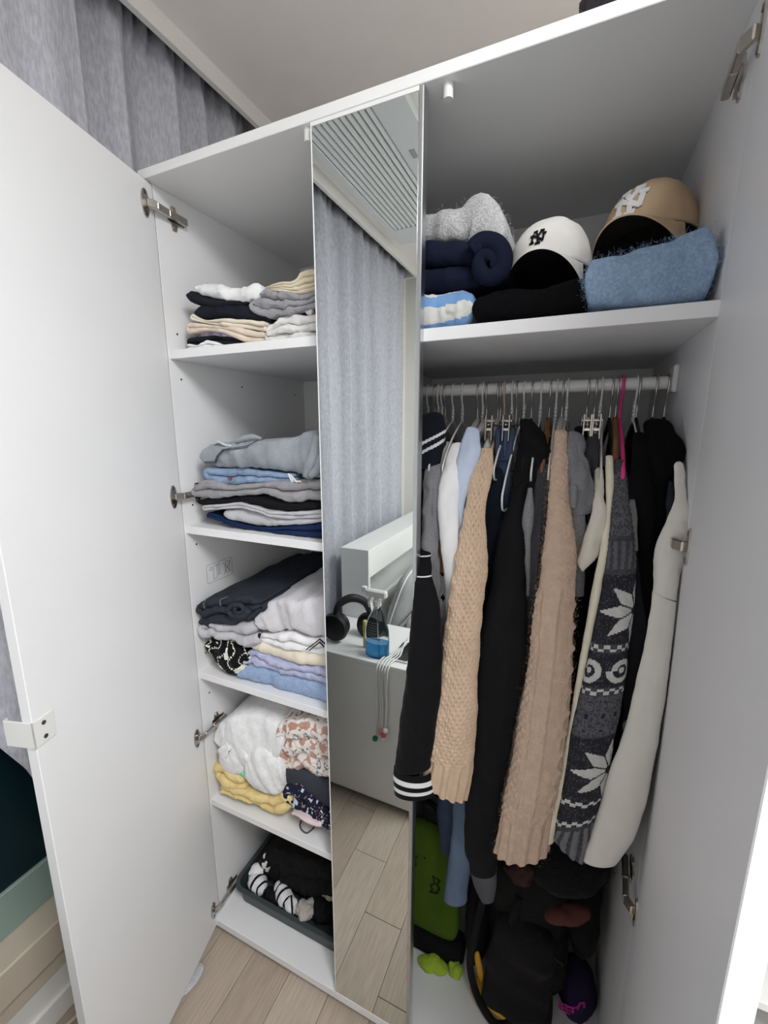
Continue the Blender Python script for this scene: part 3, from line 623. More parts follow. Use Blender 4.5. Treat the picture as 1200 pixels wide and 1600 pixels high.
ts = fold('folded_shirt', 'white shirt with black stripe trim under the big pale sweatshirt', 'shirt', Z((545, 768), (700, 828), (950, 884), (1200, 910)), Z((550, 712), (700, 716), (850, 700), (980, 760), (1200, 738)), 399, 522, 2.2, 30, 2, c_wht, 'R', None, .35, 3, group=G)
multi('stripe', strokegeo([(578, 712), (562, 770)], 22, onY(1.8, Z), .12), c_navy, ts); multi('stripe', strokegeo([(975, 845), (1090, 755), (1140, 800)], 9, onY(1.3, Z), .12)+strokegeo([(1000, 852), (1090, 780), (1125, 820)], 9, onY(1.3, Z), .12), c_blk, ts)
fold('folded_sweatshirt', 'large puffy pale grey sweatshirt topping the right pile, third shelf', 'sweatshirt', Z((530, 660), (600, 700), (750, 718), (850, 698), (980, 758), (1200, 738)), Z((530, 600), (640, 470), (800, 430), (1000, 410), (1200, 400)), 397, 522, 2.0, 34, 1, jersey('pale_heather', (222, 220, 224), (204, 202, 208)), 'R', None, .7, 4, group=G, tilt=.06, nb=14)

Z = Zm(310, 1080, 5.581)                   # fourth shelf
G = 'clothes and blankets on the fourth left shelf'
c_yel = fuzzy('yellow_fleece', (236, 212, 152)); c_fl = fuzzy('white_fleece', (244, 244, 246))
yb = thing('folded_blanket', 'pale yellow fleece blanket folded under the white one', 'blanket', at(390, 1260, 10), G)
fold('lower_fold', None, None, Z((165, 890), (400, 975), (560, 1060), (640, 1110), (700, 1095), (790, 1045)), Z((165, 832), (400, 862), (560, 925), (660, 935), (790, 870)), 340, 452, 1.6, 30, 2, c_yel, 'L', SH[3], .35, 3, parent=yb)
fold('upper_fold', None, None, Z((145, 775), (230, 845), (420, 866)), Z((145, 660), (185, 628), (300, 735), (420, 770)), 336, 386, 1.8, 28, 2, c_yel, 'R', None, .35, 3, parent=yb)
fold('folded_towel', 'mint green cloth tucked between the white fleece and yellow blanket', 'towel', Z((245, 750), (420, 760)), Z((245, 640), (320, 660), (420, 730)), 354, 386, 2.4, 18, 1, cloth('mint_cloth', (140, 220, 190)), 'R', None, .2, 2, group=G)
wf = thing('fleece_blanket', 'large fluffy white fleece blanket bundled on the fourth shelf', 'blanket', at(390, 1180, 14), G)
fold('bundle', None, None, Z((100, 480), (170, 540), (260, 640), (420, 700), (560, 690), (720, 700)), Z((100, 440), (140, 360), (230, 290), (400, 240), (560, 250), (640, 300), (720, 430)), 328, 440, 2.2, 38, 1, c_fl, 'R', None, .5, 7, parent=wf, tilt=.1, nb=16)
fold('drooping_end', None, None, Z((395, 800), (430, 870), (560, 925), (640, 905), (725, 830)), Z((395, 640), (500, 560), (640, 560), (725, 660)), 380, 441, .8, 20, 1, c_fl, 'R', None, .35, 5, parent=wf, tilt=.05)
fold('gathered_edge', None, None, Z((160, 520), (215, 640), (260, 740), (330, 690), (420, 690)), Z((160, 430), (250, 440), (350, 470), (420, 500)), 337, 388, 1.4, 16, 1, c_fl, 'R', None, .5, 4, parent=wf)
def bears(u, v):
    b_ = lin((233, 224, 220)); cell = 3.2; iu, iv = np.floor(u/cell), np.floor(v/cell); h = np.sin(iu*127.1+iv*311.7)*43758.5; h = h-np.floor(h)
    fu, fv = (u/cell-iu-.5)*cell, (v/cell-iv-.5)*cell; r = np.hypot(fu*(1+.4*np.sin(h*9)), fv)
    blob = (r < .95)&(h > .3); ear = (np.hypot(fu-.7, fv-.8) < .4)|(np.hypot(fu+.7, fv-.8) < .4); ring = (np.abs(r-.9) < .2)&(h <= .3); dot = (np.hypot(fu-1.3, fv-1.3) < .2)
    c = np.where((blob | (ear & (h > .3)))[..., None], lin((190, 150, 132)), b_); c = np.where((ring)[..., None], lin((120, 130, 138)), c)
    return np.where(dot[..., None], lin((120, 100, 96)), c)
m_bear = painted('pyjama_print')
fold('folded_pyjamas', 'cream pyjamas printed with small brown and grey figures, right of the fleece', 'pyjamas', Z((680, 560), (740, 690), (900, 710), (1060, 790), (1200, 780)), Z((665, 330), (760, 290), (900, 280), (1200, 330)), 430, 522, 2.4, 30, 3, m_bear, 'R', None, .6, 2.2, group=G, paint=bears, tilt=.16, nb=30)
fold('folded_skirt', 'charcoal cloth folded under the printed pyjamas', 'skirt', Z((685, 800), (760, 850), (1050, 1002), (1200, 1080)), Z((685, 720), (740, 690), (900, 712), (1060, 792), (1200, 800)), 432, 522, 2.2, 30, 1, cloth('charcoal_cloth', (58, 62, 70)), 'R', None, .35, 3, group=G)
def florals(u, v):
    n = vn(np.stack([u*1.3, v*1.3, u*0+5], -1)); m2 = vn(np.stack([u*2.1+9, v*2.1, u*0], -1))
    c = np.where((n > .55)[..., None], lin((206, 208, 220)), lin((28, 32, 56))); return np.where(((m2 > .62) & (n < .3))[..., None], lin((150, 120, 110)), c)
fold('folded_dress', 'navy cloth with scattered white floral print, bottom right of the fourth shelf', 'dress', Z((745, 990), (900, 1100), (1090, 1200), (1200, 1240)), Z((750, 930), (780, 860), (1050, 1004), (1200, 1082)), 444, 522, 1.8, 28, 2, painted('navy_floral'), 'R', SH[3]+.6, .4, 2, group=G, paint=florals, nb=26)
fold('folded_underwear', 'pale pink patterned cloth edge under the navy floral one', 'underwear', Z((790, 1080), (900, 1110), (1020, 1190), (1060, 1200)), Z((790, 1060), (900, 1080), (1020, 1150), (1060, 1165)), 452, 502, 1.0, 12, 1, cloth('pale_pink_cloth', (226, 206, 208)), 'R', SH[3], .2, 2, group=G)
tag(tube('hair_tie', [(lambda q: (q[0], q[1], SH[3]+.25))(at(*Z(p)[0], SH[3]+.25, 2)) for p in ((905, 1115), (885, 1160), (905, 1215), (945, 1236), (985, 1210), (1010, 1180), (985, 1140), (940, 1115), (905, 1115))], .22, cloth('grey_elastic', (92, 92, 100)), None, 8, 40), 'dark grey elastic loop on the fourth shelf front edge', 'hair tie')

# bottom compartment: basket with socks
Z = Zm(310, 1250, 3.529)
bk = thing('storage_basket', 'dark grey plastic basket on the wardrobe floor, full of socks', 'basket', (22, 20, ZB))
M_bk = mat('grey_green_plastic', (62, 70, 72), .45, (300, .1, .3), .02, 10)
def tray(x0, x1, y0, y1, z0, z1, fl_, t, r=2.2, nm='tub'):
    def loop(d, z, s=10):
        L = []
        for cx, cy, a0 in ((x1-r, y1-r, 0), (x0+r, y1-r, 90), (x0+r, y0+r, 180), (x1-r, y0+r, 270)):
            for a in np.linspace(a0, a0+90, s): L.append((cx+(r+d)*math.cos(math.radians(a)), cy+(r+d)*math.sin(math.radians(a)), z))
        return L
    R = np.array([loop(-.6, z0), loop(0, z0+.3), loop(fl_, z1-.6), loop(fl_+.9, z1-.5), loop(fl_+.9, z1), loop(fl_-t, z1), loop(-t, z0+.8), loop(-t-.6, z0+.6)])
    return grid(nm, R, M_bk, bk, True, (True, True), sharp=35)
tray(5.2, 42, 5.2, 36, ZB+.05, ZB+6.6, .9, .35)
G = 'socks and clothes in the basket'
tag(fold('black_garment', None, None, Z((330, 400), (400, 470), (540, 540), (640, 540), (800, 560)), Z((330, 330), (420, 300), (560, 330), (800, 420)), 412, 530, 10, 22, 2, c_blk, 'R', ZB+2.5, 1.0, 4, tilt=.12), 'heap of black clothes filling the back of the basket', 'clothes', G)
def sockstripe(u, v):
    return np.where((np.abs(((u+.6) % 2.6)-1.3) < .32)[..., None], lin((20, 20, 24)), lin((226, 226, 230)))
m_ss = painted('striped_sock')
def lump(name, label, cat, c, r, m, ang=0, paint=None, group=None, wr=.25, seed=0, tilt=0, parent=None, e=1.0, ws=None):
    """soft rolled bundle: an ellipsoidal roll with wrinkles"""
    K, M = 40, 40; v = np.linspace(0, np.pi, K); u = np.linspace(0, 2*np.pi, M, endpoint=False)
    sv = np.sin(v)**e; R = np.stack([np.cos(v)[:, None]*r[0]*np.ones(M), sv[:, None]*np.cos(u)*r[1], sv[:, None]*np.sin(u)*r[2]], -1)
    nn = R/(np.linalg.norm(R, axis=2)[..., None]+1e-6); R = R+nn*(wr*fbm(R+seed*9.7, ws or max(r)*.5, 3))[..., None]
    a = math.radians(ang); b = math.radians(tilt)
    x, z = R[..., 0]*math.cos(b)-R[..., 2]*math.sin(b), R[..., 0]*math.sin(b)+R[..., 2]*math.cos(b); y = R[..., 1]
    R = np.stack([x*math.cos(a)-y*math.sin(a)+c[0], x*math.sin(a)+y*math.cos(a)+c[1], z+c[2]], -1)
    uv = np.stack([np.broadcast_to((v*r[0])[:, None], (K, M+1)), np.broadcast_to((np.linspace(0, 6.283, M+1)*r[2])[None], (K, M+1))], -1)
    o = grid(name, R, m, parent, True, (True, True), uv, paint)
    if parent is None: tag(o, label, cat, group)
    return o
def zz(x, y, h): return at(*Z((x, y))[0], ZB+h, 2)
lump('rolled_sock', 'white sock roll with black stripes at the left end of the basket', 'sock', zz(325, 450, 6.5), (4.2, 2.6, 2.8), m_ss, -20, sockstripe, G, .5, 1)
lump('rolled_sock', 'white sock roll with black stripes in the middle of the basket front', 'sock', zz(465, 515, 6.6), (4.4, 2.3, 2.4), m_ss, -25, sockstripe, G, .5, 2)
lump('rolled_sock', 'pale grey striped sock right of the middle striped roll', 'sock', zz(512, 585, 6.0), (2.2, 2.2, 2.2), m_ss, 40, sockstripe, G, .4, 3)
lump('rolled_sock', 'greige crumpled sock near the right end of the basket front', 'sock', zz(592, 605, 6.4), (3.0, 2.6, 2.6), cloth('greige_sock', (182, 174, 168)), 30, None, G, .7, 4)
lump('rolled_sock', 'black sock bundle at the right end of the basket', 'sock', zz(690, 600, 6.0), (4.2, 3.4, 3.0), c_blk, 10, None, G, .6, 5)
lump('rolled_sock', 'black sock tucked between the two striped rolls', 'sock', zz(405, 530, 5.4), (3.2, 1.8, 2.0), c_blk, -20, None, G, .4, 6)
lump('rolled_sock', 'small pale sock standing at the back left of the basket', 'sock', zz(375, 330, 12.5)+np.array([0, 0, -1]), (1.5, 1.5, 3.4), c_off, 0, None, G, .5, 7)
lump('rolled_sock', 'tan sock end beside the mirror at the basket right side', 'sock', zz(722, 520, 8.0), (2.0, 2.2, 2.2), cloth('tan_sock', (190, 180, 160)), 0, None, G, .5, 8)
lump('rolled_sock', 'white ankle sock behind the left striped roll', 'sock', zz(330, 385, 8.5), (2.6, 1.8, 1.8), c_wht, 40, None, G, .5, 9)

# ------------------------------------------------------------------ right top shelf
Z = Zm(650, 250, 2.1818)
G = 'knitwear on the right top shelf'
XR = DV+T+.4
def bluestripe(u, v):
    return np.where((((v+.9*np.sin(u*.25)) % 4.6) < 2.0)[..., None], lin((118, 156, 202)), lin((214, 214, 210)))
fold('folded_sweater', 'white fuzzy sweater with blue stripes beside the mirror, right top shelf', 'sweater', Z((-90, 580), (190, 560)), Z((-90, 455), (60, 450), (150, 440), (200, 452)), 620, 742, 2.2, 30, 1, painted('blue_white_stripe'), 'L', ZR, .35, 3, group=G, paint=bluestripe, xmin=XR, nb=30)
nv = thing('folded_sweater', 'navy knit sweater rolled up with its coiled end facing out', 'sweater', at(750, 420, 10), G)
k_navy = mat('navy_rib_knit', (24, 29, 46), .95, (420, .8, 1.6), .06, 60, .2, spec=.1)
fold('roll', None, None, Z((-90, 450), (60, 450), (180, 445), (300, 400)), Z((-90, 270), (60, 266), (180, 268), (300, 330)), 610, 790, 4.0, 28, 2, k_navy, 'L', None, .3, 4, parent=nv, xmin=XR)
multi('coil', [tubegeo([at(*Z((248+(62-i*3.2)*math.cos(-i*.62+2.6), 352-(76-i*4.2)*math.sin(-i*.62+2.6)))[0], 2.6-.04*i) for i in range(17)], [1.9, 1.7, 1.4, 1.0], 10, 70)], k_navy, nv, True)
o_ = fold('folded_sweater', 'fluffy light grey sweater peaked on top of the navy roll', 'sweater', Z((-90, 300), (60, 272), (190, 272), (300, 320)), Z((-90, 205), (50, 168), (150, 135), (212, 105), (250, 152), (300, 300)), 610, 789, 7, 26, 1, fuzzy('light_grey_fluff', (196, 196, 196), ((164, 164, 166), 300)), 'R', None, .5, 4, group=G, xmin=XR)
fuzz(o_, 7000, .7, MATS['light_grey_fluff'], 3)
k_blk = mat('black_rib_knit', (13, 13, 15), .95, (420, .8, 1.6), .06, 60, .12, spec=.1)
fold('folded_sweater', 'black knit sweater folded under the white cap', 'sweater', Z((180, 555), (400, 535), (600, 515)), Z((180, 470), (300, 432), (430, 425), (570, 392), (600, 395)), 732, 925, 1.6, 34, 1, k_blk, 'R', ZR, .3, 5, group=G, xmin=XR)
o_ = fold('folded_sweater', 'thick fuzzy powder blue sweater folded at the right wall, top shelf', 'sweater', Z((565, 500), (700, 500), (1090, 465)), Z((565, 385), (590, 348), (700, 312), (900, 252), (1040, 208), (1085, 270)), 909, 1146, .8, 36, 1, fuzzy('powder_blue_wool', (158, 182, 210), ((138, 164, 196), 210)), 'R', ZR, .45, 4, group=G, xmin=XR)
fuzz(o_, 14000, .75, MATS['powder_blue_wool'], 4)
# ---- baseball caps
def cap(name, label, c, r, m, mi, rotz, roll, lean, logo, m_logo, billlen=6.5, arch=5.0, lw=.5, ls=1.0):
    """c: centre of the rim; the bill points to -y before turning"""
    o = thing(name, label, 'cap', c, 'baseball caps on the shelf')
    a, b, g = math.radians(rotz), math.radians(roll), math.radians(lean)
    def X(p):
        p = np.asarray(p, float); x, y, z = p[..., 0], p[..., 1], p[..., 2]
        y, z = y*math.cos(g)-z*math.sin(g), y*math.sin(g)+z*math.cos(g)
        x, z = x*math.cos(b)-z*math.sin(b), x*math.sin(b)+z*math.cos(b)
        x, y = x*math.cos(a)-y*math.sin(a), x*math.sin(a)+y*math.cos(a)
        return np.stack([x+c[0], y+c[1], z+c[2]], -1)
    K, M = 26, 60; v = np.linspace(0, 1, K)*np.pi/2; u = np.linspace(0, 2*np.pi, M, endpoint=False)
    prof_r, prof_z = np.cos(v)**.62, np.sin(v)**.95
    seam = 1-.012*np.exp(-((((u/(np.pi/3)) % 1)-.5)/.06)**2)
    def dome(s, dz=0):
        R = np.stack([prof_r[:, None]*np.cos(u)*r[0]*s*seam, prof_r[:, None]*np.sin(u)*r[1]*s*seam, prof_z[:, None]*r[2]*s+dz+0*u], -1)
        R = R+R/np.linalg.norm(R+1e-6, axis=2)[..., None]*(.16*fbm(R+c, 3, 2))[..., None]; return R
    O, I = dome(1), dome(.955)
    grid('crown', X(np.concatenate([I[::-1], O])), m, o, True, (True, True))
    multi('top_button', [([list(q) for q in X(np.array(V_))], F_) for V_, F_ in [lathe([(.1, r[2]-.1), (.55, r[2]), (.5, r[2]+.3), (.1, r[2]+.42)], (0, 0, 0), m=12)]], m, o, True)
    # bill: springs from the front rim and curves down at the sides
    s = np.linspace(-1, 1, 41); q = np.linspace(0, 1, 12); rows_ = []
    for t in q:
        ang = s*1.02; x0 = np.sin(ang)*r[0]*.99; y0 = -np.cos(ang)*r[1]*.99
        ext = billlen*np.sqrt(np.clip(1-s**2, 0, 1))**.8*t
        x = x0*(1+.02*t); y = y0-ext; z = -.15-arch*t**.8*(np.abs(s)**2)*np.clip(.35+.65*t, 0, 1)-1.1*t*t+.5*t
        rows_.append(np.stack([x, y, z], -1))
    A = np.array(rows_); B = A.copy(); B[..., 2] -= .32
    bl = grid('bill', X(np.concatenate([A, B[:, ::-1]], 1)), m, o, True, ('strip', 'strip'), smooth=True, sharp=50)
    B2 = A[:, 1:-1].copy(); B2[..., 2] -= .36; B3 = B2.copy(); B3[..., 2] -= .06
    grid('bill_lining', X(np.concatenate([B2, B3[:, ::-1]], 1)), mi, bl, True, ('strip', 'strip'))
    grid('crown_lining', X(np.concatenate([dome(.95), dome(.93)[::-1]])), mi, o, True, (True, True))
    # strap at the back
    ang = np.linspace(.62, 2.52, 20); tube('strap', X(np.stack([np.cos(ang)*r[0]*1.01, np.sin(ang)*r[1]*1.02, np.full(20, .5)], -1)), .45, m, o, 6)
    # embroidered letters on the front panel
    def surf(x, z, h):
        x *= ls; z = z*ls+logo[1]; x += logo[0]
        vz = math.asin(min(.999, max(0, (z/r[2]))**(1/.95))); rad = math.cos(vz)**.62; sx = max(-.99, min(.99, x/(r[0]*rad)))
        y = -r[1]*rad*math.sqrt(1-sx*sx); n = np.array([sx*.6, -1, .35]); n /= np.linalg.norm(n)
        return tuple(X(np.array([x, y, z])+n*(h+.14)))
    for nm, ps in (('letter_n', [[(-1.25, -1.15), (-1.05, .55), (.95, -1.05), (1.2, .6)], [(-1.6, -1.15), (-.9, -1.15)], [(-1.5, .45), (-.9, .62)], [(.95, .62), (1.5, .52)]]),
                   ('letter_y', [[(-.55, 1.35), (.0, .15), (.75, 1.3)], [(0, .2), (.02, -1.5)], [(-.4, -1.5), (.42, -1.5)], [(-.85, 1.32), (-.25, 1.38)], [(.5, 1.36), (1.1, 1.25)]])):
        gg = []
        for p in ps: gg += strokegeo(p, lw, surf, .14)
        multi(nm, gg, m_logo, o)
    return o
cap('baseball_cap', 'white baseball cap with small black NY emblem on the black sweater', (85.2, 18.5, 182.6), (7.7, 8.6, 10.2), cloth('white_twill', (232, 229, 224)), c_blk, -6, 3, -9, (-.7, 4.4), c_blk, 5.6, 3.4, .42, .85)
cap('baseball_cap', 'beige baseball cap with large white NY emblem behind the blue sweater', (102.4, 26.0, 188.0), (8.3, 9.4, 11.0), cloth('beige_twill', (206, 178, 146)), cloth('dark_brown_lining', (40, 34, 28)), -24, 8, -8, (-.4, 5.6), c_wht, 6.4, 4.2, .52, 1.7)

# ------------------------------------------------------------------ hangers
M_wood = mat('stained_wood', (150, 104, 66), .5, (60, .1, .3), .12, 30, rgb2=((126, 84, 52), 60, (1, .2, 1)))
M_vel = mat('black_velvet', (20, 20, 22), .95, (700, .4, .5), .03, 30, .3)
M_wire = mat('white_coated_wire', (232, 232, 234), .4, None, 0)
M_grpl = mat('pale_grey_plastic', (206, 204, 198), .5, None, .02, 20)
M_pink = mat('pink_plastic', (226, 62, 140), .4, None, 0)
GH = 'hangers on the clothes rail'
DESC = {'wire': ('white twisted wire hanger', M_wire), 'plastic': ('pale grey curved plastic hanger', M_grpl), 'velvet': ('black velvet hanger with steel hook', M_vel), 'wood': ('brown wooden hanger', M_wood), 'pink': ('bright pink thin hanger', M_pink), 'clip': ('steel clip hanger', M_steel), 'blush': ('blush pink thin hanger', mat('blush_plastic', (214, 180, 170), .5, None, 0))}
def hanger(kind, px, lab, tipy=5., drop=11., zn=156.3, yaw=0, py=605):
    X = float(at(px, py, ry)[0]); d, m = DESC[kind]
    o = thing('clothes_hanger', d+', '+lab, 'hanger', (X, ry, 145), GH)
    mh = {'wire': M_wire, 'pink': M_pink, 'blush': m}.get(kind, M_steel); hr = {'wire': .19, 'pink': .3, 'blush': .25}.get(kind, .2)
    R0 = 1.25+hr+.03
    a = np.radians(np.linspace(-40, 175, 22))
    P = [(0, ry-math.cos(t)*R0, rz+math.sin(t)*R0) for t in a]        # over the rail, open towards the front
    P = [(0, ry-math.cos(math.radians(-40))*R0, rz+math.sin(math.radians(-40))*R0)]+P[1:]
    P += [(0, ry+R0*.96, rz-.9), (0, ry+1.1, rz-2.3), (0, ry+.2, rz-3.6), (0, ry, rz-4.6), (0, ry, zn-.5)]
    P = [(p[0], 2*ry-p[1], p[2]) for p in P]                       # the stem comes down on the room side
    ca, sa = math.cos(math.radians(yaw)), math.sin(math.radians(yaw))
    def xf(x, y, z): return (X+x*ca-(y-ry)*sa, ry+x*sa+(y-ry)*ca, z)
    multi('hook', [tubegeo([xf(*p) for p in P], hr, 7)], mh, o, True, sharp=60)
    L = ry-tipy
    if kind in ('wire', 'pink', 'blush'):
        r = {'wire': .2, 'pink': .38, 'blush': .28}[kind]
        if kind == 'wire':
            n = 60; t = np.linspace(0, 1, n); z = zn+3.4-3.8*t
            for ph in (0, math.pi): multi('twist', [tubegeo([xf(.2*math.cos(15*q+ph), ry+.2*math.sin(15*q+ph), zz_) for q, zz_ in zip(t, z)], .15, 5)], m, o, True)
        for s in (-1, 1):
            arm = [(0, ry, zn), (0, ry+s*L*.25, zn-1.6), (0, ry+s*L*.6, zn-drop*.48), (0, ry+s*L*.93, zn-drop*.92), (0, ry+s*L, zn-drop*1.06), (0, ry+s*L*.96, zn-drop*1.24), (0, ry+s*L*.8, zn-drop*1.3)]
            multi('arm', [tubegeo([xf(*p) for p in arm], r, 7, 40)], m, o, True)
        multi('bar', [tubegeo([xf(0, ry-L*.85, zn-drop*1.3), xf(0, ry+L*.85, zn-drop*1.3)], r*.9, 7, 4)], m, o, True)
    elif kind == 'clip':
        multi('bar', [tubegeo([xf(0, tipy+4, zn-1), xf(0, 2*ry-tipy-4, zn-1)], .25, 7, 4)], m, o, True)
        for y in (tipy+5.5, ry+L-6):
            g = [boxgeo(-.75, -.45, y-1.1, y+1.1, zn-4.2, zn+.9, .1), boxgeo(.45, .75, y-1.1, y+1.1, zn-4.2, zn+.9, .1), boxgeo(-.75, .75, y-.9, y+.9, zn-2.2, zn-1.6, .1), tubegeo([(-1, y, zn-.2), (1, y, zn-.2)], .32, 8, 3)]
            multi('clip', g, M_steel, o, False, xf)
    else:
        tw, hh = {'plastic': (.7, 1.25), 'velvet': (.32, 1.0), 'wood': (.65, 1.2)}[kind]
        for s in (-1, 1):
            c = smooth_path([(0, ry-s*.05, zn), (0, ry+s*L*.3, zn-1.9), (0, ry+s*L*.7, zn-drop*.55), (0, ry+s*L, zn-drop)], 24); th = np.linspace(0, 2*np.pi, 14, endpoint=False); R = []
            for i, p in enumerate(c):
                e = min(1, .35+(23-i)/5); R.append([xf(tw*e*np.sign(math.cos(t))*abs(math.cos(t))**.6, p[1], p[2]+hh*e*math.sin(t)-hh*.4) for t in th])
            grid('arm', np.array(R), m, o, True, (True, True))
        if kind != 'plastic': multi('bar', [tubegeo([xf(0, ry-L*.9, zn-drop-1), xf(0, ry+L*.9, zn-drop-1)], .3, 7, 4)], m, o, True)
    return o
HG = [(670, 'wire', 'leftmost on the rail, beside the mirror'), (681, 'plastic', 'holding the navy varsity jacket beside the mirror'), (686, 'wire', 'second wire hook from the mirror'), (692, 'wire', 'third wire hook from the mirror'), (697, 'plastic', 'holding the grey hooded sweatshirt'), (709, 'wire', 'right of the grey sweatshirt hanger'), (724, 'wire', 'left of the long curved hanger with the white sweatshirt'), (748, 'plastic', 'carrying the white sweatshirt'), (756, 'wire', 'carrying the light blue shirt'), (762, 'plastic', 'right of the light blue shirt'), (780, 'plastic', 'carrying the chunky beige sweater'), (784, 'clip', 'gripping the blue denim skirt'), (790, 'blush', 'above the blue denim skirt'), (802, 'wire', 'between the two clip hangers over the denim'), (809, 'clip', 'gripping the dark denim right of the blue skirt'), (821, 'wire', 'empty front arm showing against the black hoodie'), (833, 'velvet', 'under the black hoodie'), (847, 'wire', 'just right of the black hoodie hook'), (861, 'wood', 'left of the fuzzy beige cardigan'), (871, 'wire', 'just left of the fuzzy beige cardigan hook'), (881, 'plastic', 'carrying the fuzzy beige cardigan'), (888, 'wire', 'carrying the grey hoodie'), (920, 'clip', 'gripping the black cloth left of the charcoal one'), (932, 'clip', 'gripping the charcoal cloth'), (941, 'wire', 'carrying the cream cardigan'), (957, 'velvet', 'left of the second wooden hanger'), (966, 'wood', 'carrying the snowflake cardigan'), (973, 'pink', 'hooked between the snowflake cardigan and black coat'), (995, 'wire', 'right of the pink hanger'), (999, 'velvet', 'carrying the left black coat'), (1025, 'velvet', 'carrying the thick black coat'), (1043, 'velvet', 'rightmost on the rail')]
HX = {}
for px, kind, lab in HG:
    tip = {'wire': 6, 'plastic': 7, 'clip': 6, 'pink': 6}.get(kind, 7.)
    hanger(kind, px, lab, tip if px != 821 else 4.5, 9. if px != 821 else 13.5, 156.3, yaw=(-3 if px == 821 else random.uniform(-2, 2)))
    HX[px] = float(at(px, 605, ry)[0])

# ------------------------------------------------------------------ hanging clothes
GC = 'clothes hanging on the rail'
def garment(name, label, cat, px): return thing(name, label, cat, (HX[px], 20, 80), GC)
Z6 = lambda x, y: (600+x/2.2867, 580+y/2.2857)
Z7 = lambda x, y: (800+x/2, 580+y/2)
def rows6(*r): return [(*Z6(a, y), *Z6(b, y2), Y) for a, b, y, y2, Y in r]
def rows7(*r): return [(*Z7(a, y), *Z7(b, y2), Y) for a, b, y, y2, Y in r]
# black varsity jacket
m_bj = cloth('black_wool', (15, 15, 18)); m_vs = painted('varsity_rib')
def cuffpaint(u, v, L):
    d = L-v; return np.where((((d > 1.0) & (d < 1.9)) | ((d > 3.0) & (d < 4.0)))[..., None], lin((226, 226, 228)), lin((14, 14, 17)))
def sleevelines(u, v, L):
    return np.where((((np.abs(v-13.5) < .16) | (np.abs(v-18.2) < .18)) & (u < 2.5))[..., None], lin((216, 216, 218)), lin((15, 15, 18)))
g = garment('varsity_jacket', 'black varsity jacket with white striped cuff hanging in front of the mirror edge', 'jacket', 681)
sleeve('sleeve', rows((658, 676, 770, 8), (655, 673, 830, 5), (653, 672, 872, 1.5), (650, 676, 908, -2), (645, 686, 960, -4.4), (638, 690, 1020, -5.4), (627, 684, 1110, -6), (617, 673, 1198, -6)), painted('black_wool_piped'), g, .55, wr=.5, paint=sleevelines, hem=0, seed=1, M=60, step=.3)
sleeve('cuff', [(616, 1196, 672, 1206, -6), (615, 1212, 677, 1222, -6), (617, 1236, 680, 1240, -6)], m_vs, g, .5, paint=cuffpaint, topcap=False, seed=2, wr=.15, M=60, step=.2)
body('body', HX[681]-.3, 88, m_bj, g, yf=9, seed=1)
def shpaint(u, v, L): return np.where(((np.abs(v-5.0+u*.3) < .38) | (np.abs(v-7.0+u*.3) < .38))[..., None], lin((214, 214, 218)), lin((22, 25, 36)))
sleeve('shoulder_rib', [(648, 662, 694, 652, 12), (644, 690, 698, 676, 10), (642, 740, 688, 724, 8)], painted('navy_stripe_rib'), g, .6, paint=shpaint, hem=0, seed=3, M=60, step=.2)
# grey hooded sweatshirt
j_dg = jersey('grey_sweat', (142, 142, 146), (118, 118, 124))
g = garment('hooded_sweatshirt', 'grey sweatshirt hanging next to the mirror, left of the printed T-shirt', 'sweatshirt', 697)
sleeve('sleeve', rows((664, 690, 732, 7), (660, 690, 765, 5), (657, 689, 825, 4), (659, 691, 890, 3.5), (666, 693, 960, 3), (678, 695, 1015, 3)), j_dg, g, .5, wr=.9, ws=3.5, seed=4)
body('body', HX[692], 92, j_dg, g, seed=2, top=151.5, drop=6.)
# printed T-shirt (abstract print)
def tprint(u, v, L):
    n = vn(np.stack([u*.35, v*.3, u*0], -1)); m2 = vn(np.stack([u*.5+7, v*.4+3, u*0], -1)); c = np.where((n > .25)[..., None], lin((176, 122, 92)), lin((230, 230, 232)))
    c = np.where((np.abs(n-.25) < .07)[..., None], lin((30, 30, 36)), c); return np.where(((m2 > .45) & (v > 26))[..., None], lin((32, 40, 80)), c)
g = garment('printed_shirt', 'white T-shirt with brown and navy print squeezed beside the white sweatshirt', 'shirt', 709)
sleeve('sleeve', rows((682, 702, 760, 8), (678, 700, 820, 6.5), (682, 702, 880, 6), (686, 704, 940, 6), (691, 704, 1000, 6)), painted('print_tee'), g, .6, wr=.35, seed=5, paint=tprint, M=60, step=.35)
body('body', HX[709]-.6, 96, c_wht, g, seed=3, t=.6, top=151.5, drop=6.)
# white sweatshirt
g = garment('sweatshirt', 'white sweatshirt on a curved hanger between grey and light blue clothes', 'sweatshirt', 748)
sleeve('sleeve', rows((705, 725, 696, 9), (693, 726, 728, 6), (684, 720, 770, 4), (685, 717, 815, 3), (692, 719, 870, 2.5), (697, 719, 930, 2.5), (698, 712, 978, 2.5)), c_wht, g, .55, wr=.5, seed=6)
body('body', HX[724]+.6, 95, c_wht, g, seed=4, t=.7, top=151.5, drop=6.)
# light blue shirt
g = garment('shirt', 'light blue cotton shirt right of the white sweatshirt', 'shirt', 756)
c_lb = cloth('light_blue_cotton', (196, 208, 230))
sleeve('sleeve', rows6((295, 340, 205, 215, 10), (270, 340, 280, 280, 7), (246, 312, 380, 380, 5), (240, 285, 480, 480, 4), (262, 288, 580, 590, 4), (272, 290, 660, 660, 4.2)), c_lb, g, .5, wr=.4, seed=7)
body('body', HX[748]+.8, 98, c_lb, g, seed=5, t=.6, top=151.5, drop=6.)
